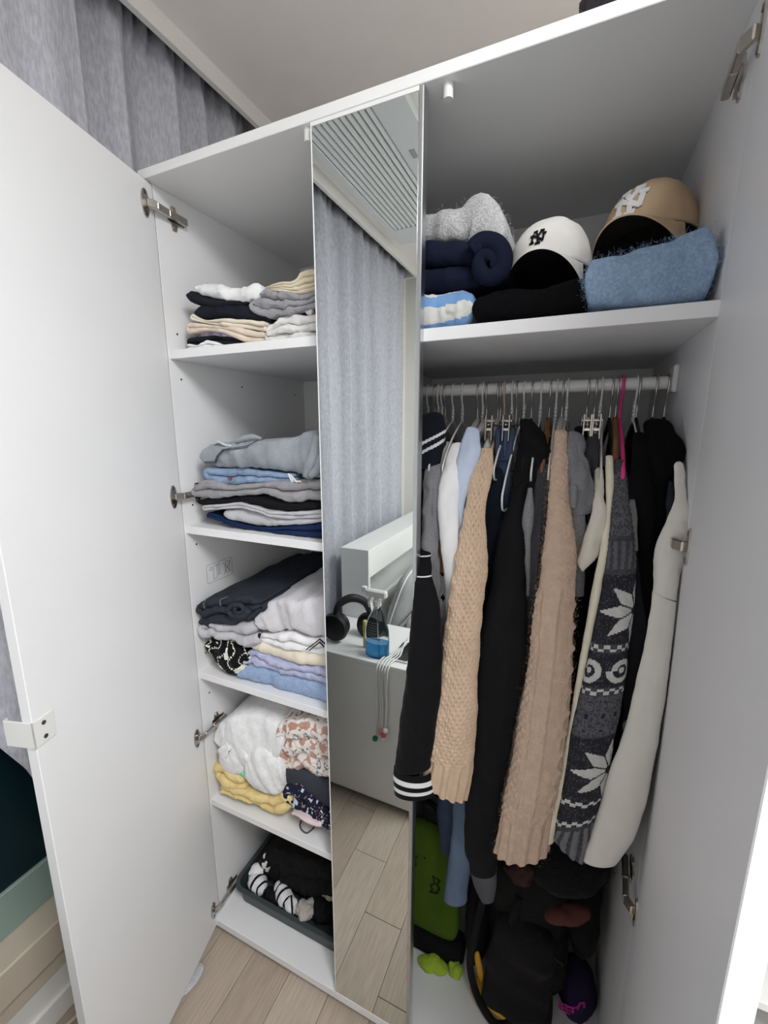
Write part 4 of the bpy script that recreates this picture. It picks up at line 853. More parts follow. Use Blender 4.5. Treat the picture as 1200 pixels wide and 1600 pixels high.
# chunky open knit sweater
def openknit(u, v, L):
    p = .86; rowi = np.floor(v/p); uu = (u/p+.5*(rowi % 2)) % 1-.5; vv = (v/p) % 1-.5; k = -1.25*np.exp(-(uu/.2)**2-(vv/.3)**2)+.35*np.abs(np.sin(2*np.pi*u/p))
    cab = .35*np.exp(-((u+2.6+.9*np.sin(v*.75))/.8)**2)+.35*np.exp(-((u+2.6-.9*np.sin(v*.75))/.8)**2)
    rib = .28*np.sign(np.sin(u*3.6))*np.abs(np.sin(u*3.6))**.6
    e = np.clip((v-(L-8))/1.2, 0, 1); return (.32*k+cab)*(1-e)+rib*e
k_be = mat('beige_wool_yarn', (212, 186, 162), .95, (600, .6, 1.0), .07, 90, .25, spec=.1)
g = garment('knit_sweater', 'chunky open knit beige sweater, left of the denim skirt', 'sweater', 780)
sleeve('sleeve', rows6((345, 388, 282, 285, 8), (318, 386, 360, 360, 5.5), (296, 362, 470, 470, 3.5), (282, 362, 600, 600, 2), (255, 362, 740, 740, 0), (232, 350, 880, 880, -1.5), (206, 338, 1040, 1050, -2.5), (178, 332, 1200, 1220, -3.2), (148, 318, 1350, 1390, -3.5), (132, 296, 1438, 1525, -3.5)), k_be, g, .6, openknit, 210, .16, .45, 5, seed=8)
body('body', HX[780], 90, k_be, g, seed=6, t=.8, top=151.5, drop=6.)
# denim skirt and dark denim on the clip hangers
d_mid = denim('mid_blue_denim', (74, 88, 114), (52, 64, 88)); d_dk = denim('dark_denim', (30, 36, 50), (20, 24, 34))
def hangcloth(name, label, cat, px, rws, m, th=.35, seed=0, extra=None, **k):
    g_ = garment(name, label, cat, px); sleeve('drape', rws, m, g_, th, seed=seed, **k); return g_
g = hangcloth('denim_skirt', 'blue denim skirt clipped by its waistband right of the beige sweater', 'skirt', 784, rows6((398, 470, 208, 215, 13), (395, 462, 260, 265, 12), (395, 455, 320, 322, 11.5), (396, 450, 420, 420, 11), (395, 455, 560, 560, 11), (380, 460, 800, 800, 11), (375, 460, 1100, 1100, 11)), d_mid, .3, 9, flat=3)
multi('waistband_seam', [tubegeo([at(*Z6(x, 322), 10.2) for x in (396, 410, 425, 440, 455)], .12, 6, 20)], mat('navy_thread', (24, 30, 44), .9), g, True)
for x in (408, 436): multi('belt_loop', [boxgeo(*(lambda q: (q[0]-.35, q[0]+.35, q[1]-.15, q[1]+.2, q[2]-5, q[2]))(at(*Z6(x, 212), 10.6)), .12)], d_mid, g)
hangcloth('denim_jacket', 'dark denim garment hanging behind the beige sweater and blue skirt', 'jacket', 802, rows6((362, 425, 355, 360, 10), (358, 425, 420, 420, 9), (362, 425, 520, 520, 8.5), (360, 420, 640, 640, 8.5), (350, 420, 900, 900, 8.5)), d_dk, .4, 10)
hangcloth('jeans_on_hanger', 'blue jeans waist showing between light blue shirt and beige sweater', 'jeans', 762, rows6((272, 305, 355, 358, 12), (268, 305, 420, 420, 12), (266, 305, 520, 520, 12), (268, 300, 700, 700, 12)), d_mid, .35, 11)
# black hoodie
m_hood = cloth('black_fleece', (14, 14, 17))
g = garment('hoodie', 'black hoodie with long sleeve behind the white wire hanger arm', 'hoodie', 833)
sleeve('sleeve', rows6((452, 512, 430, 400, 7), (420, 505, 560, 560, 4), (392, 505, 700, 700, 2.5), (366, 508, 850, 850, 1), (345, 505, 1000, 1000, -.5), (328, 482, 1150, 1150, -1.5), (312, 450, 1350, 1350, -2), (292, 420, 1550, 1550, -2), (296, 410, 1700, 1700, -2), (308, 402, 1780, 1790, -2)), m_hood, g, .6, wr=.6, seed=12, M=56)
sleeve('hood', rows6((485, 540, 178, 185, 14), (478, 580, 225, 235, 12), (470, 592, 300, 300, 10), (462, 585, 380, 380, 8.5), (462, 560, 470, 460, 7.5), (470, 520, 540, 520, 7.5)), m_hood, g, .6, wr=.9, ws=4, seed=13)
body('body', HX[833], 78, m_hood, g, seed=7, yf=8)
# charcoal ribbed cardigan
def rib(u, v, L): return .12*np.sin(u*5.2)
m_cg = mat('charcoal_rib', (58, 58, 64), .95, (500, .5, .8), .05, 60, .15)
g = garment('ribbed_cardigan', 'charcoal ribbed cardigan between the black hoodie and fuzzy beige cardigan', 'cardigan', 861)
sleeve('sleeve', rows6((548, 598, 345, 345, 8), (530, 592, 420, 420, 6), (522, 580, 540, 540, 5), (515, 565, 680, 680, 4), (510, 555, 800, 800, 4), (500, 540, 1000, 1000, 4)), m_cg, g, .6, rib, 100, .5, seed=14)
sleeve('lapel', rows6((515, 530, 420, 420, 5), (503, 528, 520, 520, 4), (500, 520, 650, 650, 3.5), (503, 518, 800, 800, 3.5)), j_dg, g, .6, seed=15)
body('body', HX[861], 84, m_cg, g, seed=8)
# fuzzy beige cardigan
def cabled(u, v, L):
    rb = .3*np.sign(np.sin(u*2.9))*np.abs(np.sin(u*2.9))**.7; e = np.clip((v-(L-10))/1.2, 0, 1)
    body_ = .32*np.exp(-((u-.5)/.3)**2)+.32*np.exp(-((u+1.3)/.3)**2)+.34*np.exp(-((u-4.0-.8*np.sin(v*.8))/.55)**2)+.34*np.exp(-((u-4.0+.8*np.sin(v*.8))/.55)**2)
    diam = .3*np.abs(np.sin(u*2+v*1.6))*np.abs(np.sin(u*2-v*1.6))*(u < -2.2)
    s = np.clip((v-27)/2, 0, 1); st = .07*np.sin(v*5.5+.8*np.sin(u*5))*np.sin(u*5.2)
    return (body_+diam)*(1-e)*s+rb*e+st*(1-s)
k_fz = mat('fuzzy_beige_mohair', (206, 180, 160), 1.0, (260, 1.0, 2.2), .08, 70, .6, spec=.08)
g = garment('fuzzy_cardigan', 'fuzzy cable knit beige cardigan in the middle of the rail', 'cardigan', 881)
o_ = sleeve('sleeve', rows7((132, 174, 192, 192, 9), (126, 178, 300, 300, 6), (116, 184, 420, 420, 3.5), (98, 204, 600, 600, 1), (74, 188, 740, 740, -.5), (52, 180, 900, 900, -1.5), (20, 170, 1100, 1100, -2.5), (-15, 148, 1300, 1300, -3), (-40, 122, 1420, 1420, -3), (-54, 112, 1494, 1500, -3)), k_fz, g, .62, (lambda u, v, L: cabled(u, v, L)+.07*fbm(np.stack([u, v, u*0], -1), .7, 2)), 190, .2, .3, 5, seed=16)
fuzz(o_, 12000, .55, k_fz, 5)
body('body', HX[881]-.2, 84, k_fz, g, seed=9, top=151.5, drop=6.)
# grey hoodie
g = garment('hoodie', 'grey hoodie with draped hood right of the fuzzy beige cardigan', 'hoodie', 888)
sleeve('hood', rows7((178, 222, 192, 205, 9), (172, 240, 250, 255, 7), (172, 252, 320, 320, 5.5), (172, 256, 400, 400, 5), (176, 250, 450, 440, 5)), j_dg, g, .6, wr=1.3, ws=3.2, seed=17)
sleeve('sleeve', rows7((178, 232, 420, 420, 5), (176, 228, 500, 500, 4), (182, 228, 580, 580, 4), (188, 225, 700, 700, 4.5)), j_dg, g, .6, wr=.5, seed=18)
sleeve('drawstring_fold', rows7((185, 205, 360, 360, 2.5), (182, 204, 390, 390, 2.2), (186, 200, 425, 425, 2.5)), j_dg, g, .6, wr=.2, seed=19, step=.3)
body('body', HX[888]+.4, 96, j_dg, g, seed=10)
hangcloth('black_skirt', 'black cloth gripped by the left of two steel clips', 'skirt', 920, rows7((195, 235, 178, 178, 14), (190, 240, 210, 215, 12), (196, 240, 300, 300, 12), (196, 240, 500, 500, 12)), m_hood, .5, 20)
hangcloth('charcoal_skirt', 'charcoal cloth bunched under the right steel clip, with a fold opening', 'skirt', 932, rows7((238, 272, 200, 205, 11), (226, 274, 240, 245, 9), (226, 272, 290, 290, 8), (236, 262, 350, 345, 8), (238, 262, 500, 500, 9)), m_cg, .55, 21, wr=.6, ws=3)
# black sweater behind the white one
hangcloth('black_sweater', 'black sweater hanging low behind the white shirt sleeve and cream cardigan', 'sweater', 941, rows7((205, 262, 560, 560, 9), (190, 262, 650, 650, 8), (178, 250, 760, 760, 8), (176, 235, 900, 900, 8), (165, 220, 1100, 1100, 8), (130, 200, 1400, 1400, 8)), m_hood, .5, 22)
# white shirt with bent cuff
c_ivory = cloth('ivory_cotton', (232, 226, 214))
g = garment('shirt', 'ivory shirt with folded sleeve pointing left, beside the cream cardigan', 'shirt', 941)
sleeve('sleeve', rows7((258, 284, 306, 306, 8), (257, 292, 380, 380, 5), (252, 296, 450, 452, 3.5), (238, 282, 500, 520, 3), (220, 258, 550, 585, 2.5), (201, 222, 590, 625, 2.2)), c_ivory, g, .55, wr=.5, ws=4, seed=23)
body('body', HX[941]-.6, 100, c_ivory, g, seed=11, t=.6)
# cream cardigan (thin front edge)
c_crm = mat('cream_wool', (238, 230, 208), .95, (420, .5, 1.0), .04, 60, .2)
g = garment('cardigan', 'cream cardigan whose long thin front edge runs beside the snowflake knit', 'cardigan', 941)
sleeve('front_edge', rows7((292, 316, 268, 268, 8), (290, 320, 360, 360, 5.5), (286, 310, 470, 470, 3.5), (268, 292, 600, 600, 1.5), (240, 266, 740, 740, 0), (214, 240, 880, 880, -1.2), (186, 212, 1040, 1040, -2), (158, 186, 1190, 1190, -2.6), (128, 158, 1330, 1330, -3), (94, 132, 1462, 1466, -3)), c_crm, g, 1.0, wr=.25, seed=24)
body('body', HX[941]+.5, 88, c_crm, g, seed=12, t=.6)
# snowflake cardigan
def fair(u, v, L):
    base = lin((72, 72, 78)); dk = lin((50, 50, 56)); lt = lin((206, 206, 204)); md = lin((100, 100, 106))
    sp = vn(np.stack([u*8, v*5, u*0], -1)); c = np.where((sp > .2)[..., None], lin((84, 84, 90)), base)
    def band(a, b): return (v > a) & (v < b)
    c = np.where((band(19.5, 31) | band(32.5, 38.5) | band(L-25, L-7))[..., None] & (sp[..., None] < .5), dk, c)
    c = np.where((band(2, 13) & (sp > -.1))[..., None], md, c); c = np.where((band(14, 18.5) & (np.sin(u*6) > 0))[..., None], md, c)
    for cv, cu in ((25.6, 3.4), (L-18.3, 3.2)):
        x, y = u-cu, v-cv; r = np.hypot(x, y); an = (np.arctan2(y, x)/(np.pi/4)+.5) % 1-.5
        wdt = np.interp(r, [.8, 3.0, 5.6], [.2, 1.05, .1]); off = np.abs(an)*r*np.pi/4
        c = np.where(((off < wdt) & (r > .8) & (r < 5.6))[..., None], lt, c)
    s = .28
    for b in (31.8, 39.2, L-11.8, L-7.6): c = np.where((np.abs(v-b-.25*np.sign(np.sin(u*4))) < s)[..., None], lt, c)
    x = ((u+9.4) % 4.6)-2.3; y = v-35.6; r = np.hypot(x, y*.9); sc = (np.abs(r-1.45-.35*np.arctan2(y, x)/3.14) < .42) | (r < .5)
    c = np.where((sc & (np.abs(y) < 2.4))[..., None], lt, c)
    dots = (np.sin(u*3.2) > .75) & (np.sin(v*2.2) > .7) & band(41, L-26)
    c = np.where(dots[..., None], dk, c); c = np.where(band(40, L-25.2)[..., None] & ~dots[..., None] & (sp[..., None] > -.2), md, c)
    rb = v > L-6.2; c = np.where((rb & (np.sin(u*4.2) > -.3))[..., None], lin((120, 120, 124)), c); return c
def fairrel(u, v, L): return np.where(v > L-6.2, .18*np.sin(u*4.2), np.where((v > 2) & (v < 18), .06*np.sin(v*6), .03*np.sin(v*9)*np.sin(u*9)))
m_fi = mat('fair_isle_wool', (100, 100, 100), .95, (500, .7, 1.0), .08, 90, .2, attr=True, spec=.1)
g = garment('snowflake_cardigan', 'grey cardigan with white snowflake and scroll pattern', 'cardigan', 966)
sleeve('sleeve', rows7((318, 352, 282, 282, 8), (312, 366, 360, 360, 5.5), (304, 380, 470, 470, 3.5), (286, 392, 600, 600, 1.5), (258, 388, 740, 740, .2), (238, 372, 860, 860, -1), (210, 352, 1010, 1010, -2), (184, 326, 1150, 1150, -2.6), (158, 296, 1290, 1300, -3), (132, 250, 1440, 1440, -3.2), (130, 232, 1452, 1532, -3.2)), m_fi, g, .55, fairrel, 170, .22, .35, 5, paint=fair, seed=25)
def fairb(u, v, L): return np.where((vn(np.stack([u*.5, v*.4, u*0], -1)) > .45)[..., None], lin((190, 190, 188)), lin((52, 52, 58)))
sleeve('front_panel', rows7((345, 392, 330, 330, 9), (360, 408, 480, 480, 6), (372, 418, 650, 650, 4.5), (370, 420, 820, 820, 4), (352, 398, 1000, 1000, 3), (330, 375, 1200, 1200, 3)), m_fi, g, .5, None, 80, .4, .4, paint=fairb, seed=26)
body('body', HX[966]+.2, 88, m_cg, g, seed=13)
# black coats
c_coat = mat('black_coat_wool', (15, 16, 18), .95, (350, .6, 1.2), .05, 60, .1, spec=.1)
g = garment('coat', 'slim black coat right of the pink hanger', 'coat', 999)
sleeve('sleeve', rows7((376, 420, 200, 200, 9), (372, 440, 320, 320, 6), (388, 448, 450, 450, 4.5), (398, 445, 620, 620, 4), (405, 440, 800, 800, 4.2), (380, 430, 1100, 1100, 4.5)), c_coat, g, .6, wr=.5, seed=27)
body('body', HX[999], 70, c_coat, g, seed=14)
g = garment('coat', 'bulky black coat with raised hood near the right end of the rail', 'coat', 1025)
sleeve('hood', rows7((408, 500, 165, 165, 12), (402, 528, 225, 225, 9), (405, 538, 268, 262, 7.5), (412, 520, 310, 300, 6.5), (425, 480, 370, 350, 6.5)), c_coat, g, .55, wr=.8, ws=4, seed=28)
sleeve('sleeve', rows7((420, 490, 330, 330, 7), (430, 478, 420, 420, 6), (425, 470, 560, 560, 5.5), (418, 458, 700, 700, 6), (405, 440, 900, 900, 6)), c_coat, g, .6, wr=.5, seed=29)
body('body', HX[1025], 66, c_coat, g, seed=15)
g = garment('jacket', 'dark grey jacket between the bulky black coat and white sweatshirt', 'jacket', 1043)
sleeve('sleeve', rows7((455, 505, 350, 350, 9), (448, 500, 440, 440, 7.5), (440, 490, 540, 540, 7), (425, 470, 680, 680, 7), (400, 440, 900, 900, 7)), cloth('slate_cloth', (74, 78, 86)), g, .6, seed=30)
body('body', HX[1043]-.3, 74, c_coat, g, seed=16, t=.7)
# white sweatshirt at the right wall
c_wsw = mat('white_sweat', (228, 224, 216), .9, (500, .3, .8), .03, 20, .15)
g = garment('sweatshirt', 'white sweatshirt hanging rightmost against the wardrobe side, long sleeve', 'sweatshirt', 1043)
sleeve('sleeve', rows7((505, 535, 285, 290, 6), (498, 550, 350, 360, 4), (494, 556, 420, 430, 2.2), (478, 545, 500, 505, 1), (455, 528, 600, 600, 0), (440, 514, 690, 715, -1)), c_wsw, g, .6, wr=.6, ws=4, seed=31, hem=0)
sleeve('lower_sleeve', rows7((438, 514, 688, 720, -1), (424, 506, 800, 815, -2), (400, 490, 930, 940, -2.8), (362, 466, 1090, 1090, -3.4), (318, 438, 1230, 1240, -3.8), (272, 405, 1360, 1390, -4), (238, 370, 1460, 1480, -4), (222, 330, 1524, 1534, -4)), c_wsw, g, .5, wr=.3, seed=32, topcap=False)

# ------------------------------------------------------------------ wardrobe floor, right side
GB = 'bags and clothes on the wardrobe floor'
m_green = cloth('green_canvas', (76, 104, 28)); m_lime = cloth('lime_canvas', (170, 200, 66))
tb = thing('tote_bag', 'green fabric tote bag with dark print and black base beside the mirror', 'bag', (64, 20, ZB), GB)
def slab(name, x0, x1, y0, y1, z0, z1, m, parent, wr=.5, lean=0, seed=0, taper=.9, n=26):
    K, M = n, 48; z = np.linspace(0, 1, K); t = np.linspace(0, 2*np.pi, M, endpoint=False); R = []
    for s in z:
        e = math.sqrt(max(0, 1-(abs(2*s-1))**6))*.9+.1; w_ = (x1-x0)/2*(1-(1-taper)*s)*e**.3; d = (y1-y0)/2*e
        c, sn = np.cos(t), np.sin(t)
        R.append(np.stack([(x0+x1)/2+w_*np.sign(c)*np.abs(c)**.45, (y0+y1)/2+lean*s+d*np.sign(sn)*np.abs(sn)**.6, np.full(M, z0+(z1-z0)*s)], -1))
    R = np.array(R); nn = R-R.mean(1, keepdims=True); nn /= np.linalg.norm(nn, axis=2)[..., None]+1e-6
    R = R+nn*(wr*fbm(R+seed*8.3, 6, 3))[..., None]; R[..., 2] = np.maximum(R[..., 2], ZB+.05)
    return grid(name, R, m, parent, True, (True, True))
slab('bag_body', 51.5, 73.5, 15.5, 21, ZB+6, 46.5, m_green, tb, .35, 1.5, 1, .86)
slab('bag_base', 51.2, 75, 15, 22.5, ZB+.3, ZB+6.8, m_bj, tb, .3, 0, 2, 1.0)
for s_ in (0, 1): multi('bag_handle', [tubegeo([(56, 18+s_*3, 46), (57, 17.5+s_*3.5, 53), (62.5, 17+s_*4, 56), (68, 17.5+s_*3.5, 53), (69, 18+s_*3, 46)], .7, 8, 30)], m_bj, tb, True)
f = lambda a, b, h: (a, 15.6-h+(b-12)*.035, b)
m_ink = mat('dark_bag_ink', (26, 34, 14), .8, None, 0)
for p in ([(60.0, 30), (60.6, 31.5), (60.1, 33), (60.9, 34.6), (60.3, 36), (61.2, 37.5)], [(62.0, 29), (62.5, 31), (62.0, 32.5), (62.9, 34), (62.4, 36), (63.4, 38)], [(65.2, 27.6), (67.2, 28.2), (67.8, 30.2), (67.0, 31.2), (67.8, 32.6), (65.8, 33.2), (66.4, 31), (65.2, 30), (65.8, 28.8), (65.2, 27.6)]):
    multi('bag_print', strokegeo(p, .45, f, .12), m_ink, tb)
lump('lime_pouch', 'small lime green cloth pouch lying in front of the green tote', 'pouch', (67.3, 13.3, ZB+1.7), (4.3, 2.2, 1.5), m_lime, 8, None, GB, .5, 21)
lump('lime_ribbon', 'lime green cloth end right of the lime pouch', 'cloth', (73.6, 14.6, ZB+1.9), (2.0, 1.8, 1.8), m_lime, -20, None, GB, .4, 22)
lump('black_bag', 'narrow black bag squeezed between green tote and backpack', 'bag', (78.2, 21, ZB+16.5), (3.4, 8, 16.4), cloth('black_nylon', (17, 18, 22)), 0, None, GB, .8, 23, ws=5)
# jeans whose legs end below the other clothes
g = thing('jeans', 'blue jeans whose leg ends hang lowest, left of the black hoodie sleeve', 'jeans', (74, 10, 42), GC)
sleeve('leg', rows((712, 738, 1080, 6), (711, 737, 1200, 6), (708, 736, 1280, 6), (700, 735, 1350, 6), (694, 1402, 730, 1408, 6)), denim('faded_denim', (116, 134, 160), (94, 112, 138)), g, .6, wr=.35, seed=41)
sleeve('leg', rows((690, 722, 1080, 11), (690, 724, 1200, 11), (684, 722, 1270, 11), (690, 718, 1330, 11)), d_mid, g, .5, wr=.4, seed=42)
tag(sleeve('grey_scarf', rows((738, 778, 1230, 7), (736, 778, 1320, 7), (736, 776, 1360, 7), (742, 776, 1385, 7), (752, 772, 1406, 7)), cloth('dark_grey_knit', (92, 92, 98)), None, .6, wr=.3, seed=43), 'dark grey knitted end hanging below the black hoodie sleeve', 'scarf', GC)
# backpack
m_bp = mat('black_ripstop', (10, 10, 12), .9, (220, .8, 2.5), .05, 40)
bp = thing('backpack', 'big black backpack slumped in the middle of the wardrobe floor', 'backpack', (90, 26, ZB), GB)
slab('bag_body', 79.5, 101.5, 14, 42, ZB+.1, 52, m_bp, bp, 1.1, 2, 5, .86)
slab('front_pocket', 81.5, 98.5, 9, 17, ZB+1, 34, m_bp, bp, 1.1, 2, 6, .85)
for s_, (xa, xb) in enumerate(((78.6, 82.5), (86.5, 88))):
    multi('strap', [tubegeo([(xa+2, 15, 40), (xa, 12, 26), (xa-.2+s_, 11, 14), (xa+3.2, 9.3, ZB+3), (xb+3.5, 8.4, ZB+1), (xb+6.5, 9.5, ZB+2.5), (xb+7, 12, ZB+7)], .95, 8, 50)], m_bp, bp, True)
multi('zip', [tubegeo([(84, 13.5, 28), (88, 12.2, 31.5), (94, 12.1, 32), (99.5, 13.2, 28)], .22, 6, 30)], M_dark, bp, True)
o_ = lump('fur_jacket', 'black fuzzy jacket heaped on top of the backpack', 'jacket', (96, 22, 53.5), (11.5, 13, 7.5), mat('black_faux_fur', (13, 13, 14), 1, (200, 1, 4), .1, 60, .2), 10, None, GB, 1.2, 31, 8)
fuzz(o_, 9000, 1.6, MATS['black_faux_fur'], 6)
lump('dark_hoodie', 'black cloth bundle wedged between backpack and right wall', 'clothes', (103.6, 24, 36), (4.2, 9, 13), m_hood, 0, None, GB, .9, 45, ws=5)
lump('brown_scarf', 'reddish brown scarf folded across the black heap', 'scarf', (99.2, 10.8, 46.0), (5.2, 2.2, 1.6), cloth('brown_wool', (92, 54, 48)), 12, None, GB, .5, 32, 22)
lump('brown_hat', 'dark brown knitted hat showing under the fuzzy beige cardigan', 'hat', (88.4, 11.5, 52.0), (3.2, 2.6, 3.4), cloth('dark_brown_wool', (62, 40, 40)), 0, None, GB, .4, 33)
lump('yellow_bag', 'yellow cloth bag peeping out under the backpack straps', 'bag', (85.2, 13.6, ZB+1.9), (7.0, 4.2, 1.8), cloth('yellow_canvas', (222, 172, 62)), 6, None, GB, .5, 34)
lump('yellow_strap', 'yellow strip of cloth standing between black bag and backpack', 'strap', (79.9, 13.2, 15.0), (1.0, .9, 5.2), MATS['yellow_canvas'], 0, None, GB, .3, 35, 10)
pp = thing('pouch', 'dark purple pouch with magenta mesh patch near the right wall', 'pouch', (104, 17, ZB), GB)
lump('pouch_body', None, None, (103.9, 21, ZB+6.2), (4.4, 6.5, 6.1), cloth('dark_purple_nylon', (38, 28, 62)), 0, None, None, .4, 36, parent=pp)
f = lambda a, b, h: (a-1.0, 14.6-h+abs(a-104)*.4+abs(b-11.7)*.12, b+1.5)
multi('mesh_patch', sum([strokegeo(p, .42, f, .15) for p in ([(100.6, 10.4), (105.0, 13.4)], [(100.8, 9.4), (105.2, 12.2)], [(101.0, 8.4), (105.4, 11)], [(101.2, 8.4), (101.0, 10.6)], [(102.6, 9.2), (102.4, 11.8)], [(104, 10), (103.8, 12.8)], [(104.6, 11.2), (105.2, 14.2), (106.2, 14.4), (106.4, 12)])], []), mat('magenta_mesh', (190, 44, 150), .7, None, 0), pp)

# ------------------------------------------------------------------ other things in the room
M_fur = mat('white_furniture', (240, 240, 239), .45, None, .01, 8)
ch = thing('chest', 'white chest beside the bed, its plain side reflected in the mirror', 'cabinet', (21, -80, 0))
box('body', -3.5, 47, -96, -64, 3, 63.6, M_fur, ch, .15)
box('top_board', -4, 47.4, -96.2, -63.6, 63.7, 65.5, M_fur, ch, .2)
box('plinth', -1, 45.5, -94, -66, .05, 3, mat('grey_plinth', (130, 130, 128), .6), ch, .1)
for z0, z1 in ((4, 23), (23.6, 43), (43.6, 63)):
    d = box('drawer', 47.05, 48.7, -95.6, -64.4, z0, z1, M_fur, ch, .15); box('knob', 48.7, 49.6, -82, -78, z1-4, z1-3.2, M_wpl, d, .15)
hb = thing('bed', 'white bed with storage headboard against the curtain, seen in the mirror', 'bed', (60, -150, 0))
multi('headboard', [boxgeo(-5, 9.5, -98.2, -96.4, 0.05, 99.6, .15), boxgeo(-5, 9.5, -206, -204.2, .05, 99.6, .15), boxgeo(-5, 9.5, -204.2, -98.2, 97.6, 99.6, .15), boxgeo(-5, -3.4, -204.2, -98.2, .05, 97.6, .1), boxgeo(7.6, 9.5, -204.2, -98.2, .05, 72, .1), boxgeo(-3.4, 9.5, -204.2, -98.2, 86, 97.6, .1)], M_fur, hb)
box('bed_frame', 9.6, 205, -204, -98.5, 12, 34, M_fur, hb, .3)
for x in (14, 198):
    for y in (-200, -103): box('leg', x, x+5, y, y+4, .05, 12, M_fur, hb, .2)
box('mattress', 11, 203, -203, -99.5, 34, 52, cloth('white_sheet', (222, 222, 220)), hb, 2.5)
m_duv = cloth('pale_grey_duvet', (222, 224, 224))
slab_z = lambda o: o
def pillow(label, c, r, ang, tilt, m, piping):
    o = thing('pillow', label, 'pillow', c, 'pillows on the bed'); K, M = 30, 60; v = np.linspace(-1, 1, K); u = np.linspace(0, 2*np.pi, M, endpoint=False)
    a, b = math.radians(ang), math.radians(tilt)
    def X(p):
        x, y, z = p[..., 0], p[..., 1], p[..., 2]; x, z = x*math.cos(b)-z*math.sin(b), x*math.sin(b)+z*math.cos(b)
        return np.stack([x*math.cos(a)-y*math.sin(a)+c[0], x*math.sin(a)+y*math.cos(a)+c[1], z+c[2]], -1)
    cs, sn = np.sign(np.cos(u))*np.abs(np.cos(u))**.55, np.sign(np.sin(u))*np.abs(np.sin(u))**.55
    s = np.sqrt(np.clip(1-v**2, 0, 1))**.8
    sc = np.maximum(1-np.abs(v)**3, .02)**.5
    R = np.stack([sc[:, None]*cs*r[0], sc[:, None]*sn*r[1], v[:, None]*r[2]*np.maximum(0, 1-.0*np.abs(cs))], -1)
    R[..., 2] += .5*fbm(R+c[0], 7, 2); grid('cushion', X(R), m, o, True, (True, True))
    e = np.stack([cs*r[0]*1.01, sn*r[1]*1.01, 0*u], -1); e = np.concatenate([e, e[:2]])
    multi('piping', [tubegeo(X(e), .4, 6)], piping, o, True)
m_pil = jersey('grey_pillowcase', (176, 178, 178), (158, 160, 160))
pillow('grey pillow with white piping leaning on the headboard', (19.5, -126, 71), (17, 21, 5), 0, 72, m_pil, c_wht)
pillow('pale grey pillow lying in front of the leaning one', (34, -128, 61.5), (14, 20, 5), 0, 22, m_duv, m_duv)
sl = fold if False else None
R = []
for x in np.linspace(60, 204, 30): R.append([(x, -206+2*math.sin(x*.2), 40), (x, -205.5, 52.5), (x, -200, 55), (x, -170, 56+math.sin(x*.15)), (x, -140, 56.5+math.sin(x*.11+1)), (x, -105, 55), (x, -97.2, 52), (x, -96.8+math.sin(x*.3), 38), (x, -97.4+math.sin(x*.3), 38), (x, -98.2, 52.45), (x, -110, 52.6), (x, -200, 52.6), (x, -204.9, 50), (x, -205.5, 40)])
tag(grid('duvet', np.array(R), m_duv, None, True, ('strip', 'strip')), 'pale grey duvet spread over the bed behind the viewer', 'duvet')
# spray bottle
bt = thing('spray_bottle', 'clear spray bottle with blue liquid and white trigger on the chest', 'bottle', (26.6, -69, 65.5))
def ell(prof, c, sx=1, sy=.6, m=28): return lathe(prof, c, 2, m, sx, sy)
m_pet = mat('clear_pet', (244, 248, 250), .05, None, 0, trans=1, ior=1.12)
bc = (26.6, -69, 65.55)
multi('shell', [ell([(4.6, 0), (5.1, .6), (5.1, 6), (4.9, 11), (4.0, 15), (2.6, 18), (1.5, 20), (1.4, 21.6)], bc)], m_pet, bt, True, sharp=50)
multi('liquid', [ell([(4.3, .4), (4.75, .9), (4.8, 6.2)], bc)], mat('blue_cleaner', (70, 170, 232), .1, None, 0, trans=.6), bt, True, sharp=40)
tg = multi('spray_head', [lathe([(1.7, 21.3), (1.7, 23.3), (1.2, 23.6), (1.2, 25)], bc, 2, 16), ([(v[0]+bc[0], v[1]+bc[1], v[2]+bc[2]) for v in boxgeo(-4.6, 4.2, -1.2, 1.2, 24.6, 27.6, .6)[0]], boxgeo(-4.6, 4.2, -1.2, 1.2, 24.6, 27.6, .6)[1]), ([(v[0]+bc[0], v[1]+bc[1], v[2]+bc[2]) for v in boxgeo(-6.6, -4.4, -.8, .8, 26, 28.4, .4)[0]], boxgeo(-6.6, -4.4, -.8, .8, 26, 28.4, .4)[1])], M_wpl, bt)
multi('trigger', [tubegeo([(bc[0]-2.6, bc[1], bc[2]+24.8), (bc[0]-3.6, bc[1], bc[2]+22.5), (bc[0]-3.2, bc[1], bc[2]+20)], .5, 8, 14)], M_wpl, bt, True)
multi('dip_tube', [tubegeo([(bc[0], bc[1], bc[2]+21), (bc[0]+1, bc[1], bc[2]+1.2)], .22, 6, 6)], m_pet, bt, True)
multi('label', sum([strokegeo([(-2.6, 15-i*1.1), (2.4-(i % 3)*.5, 15-i*1.1)], .3, lambda a, b, h: (bc[0]+a, bc[1]+3.1-abs(a)*.15+h, bc[2]+b), .03) for i in range(7)], []), mat('label_ink', (110, 120, 128), .6, None, 0), bt)
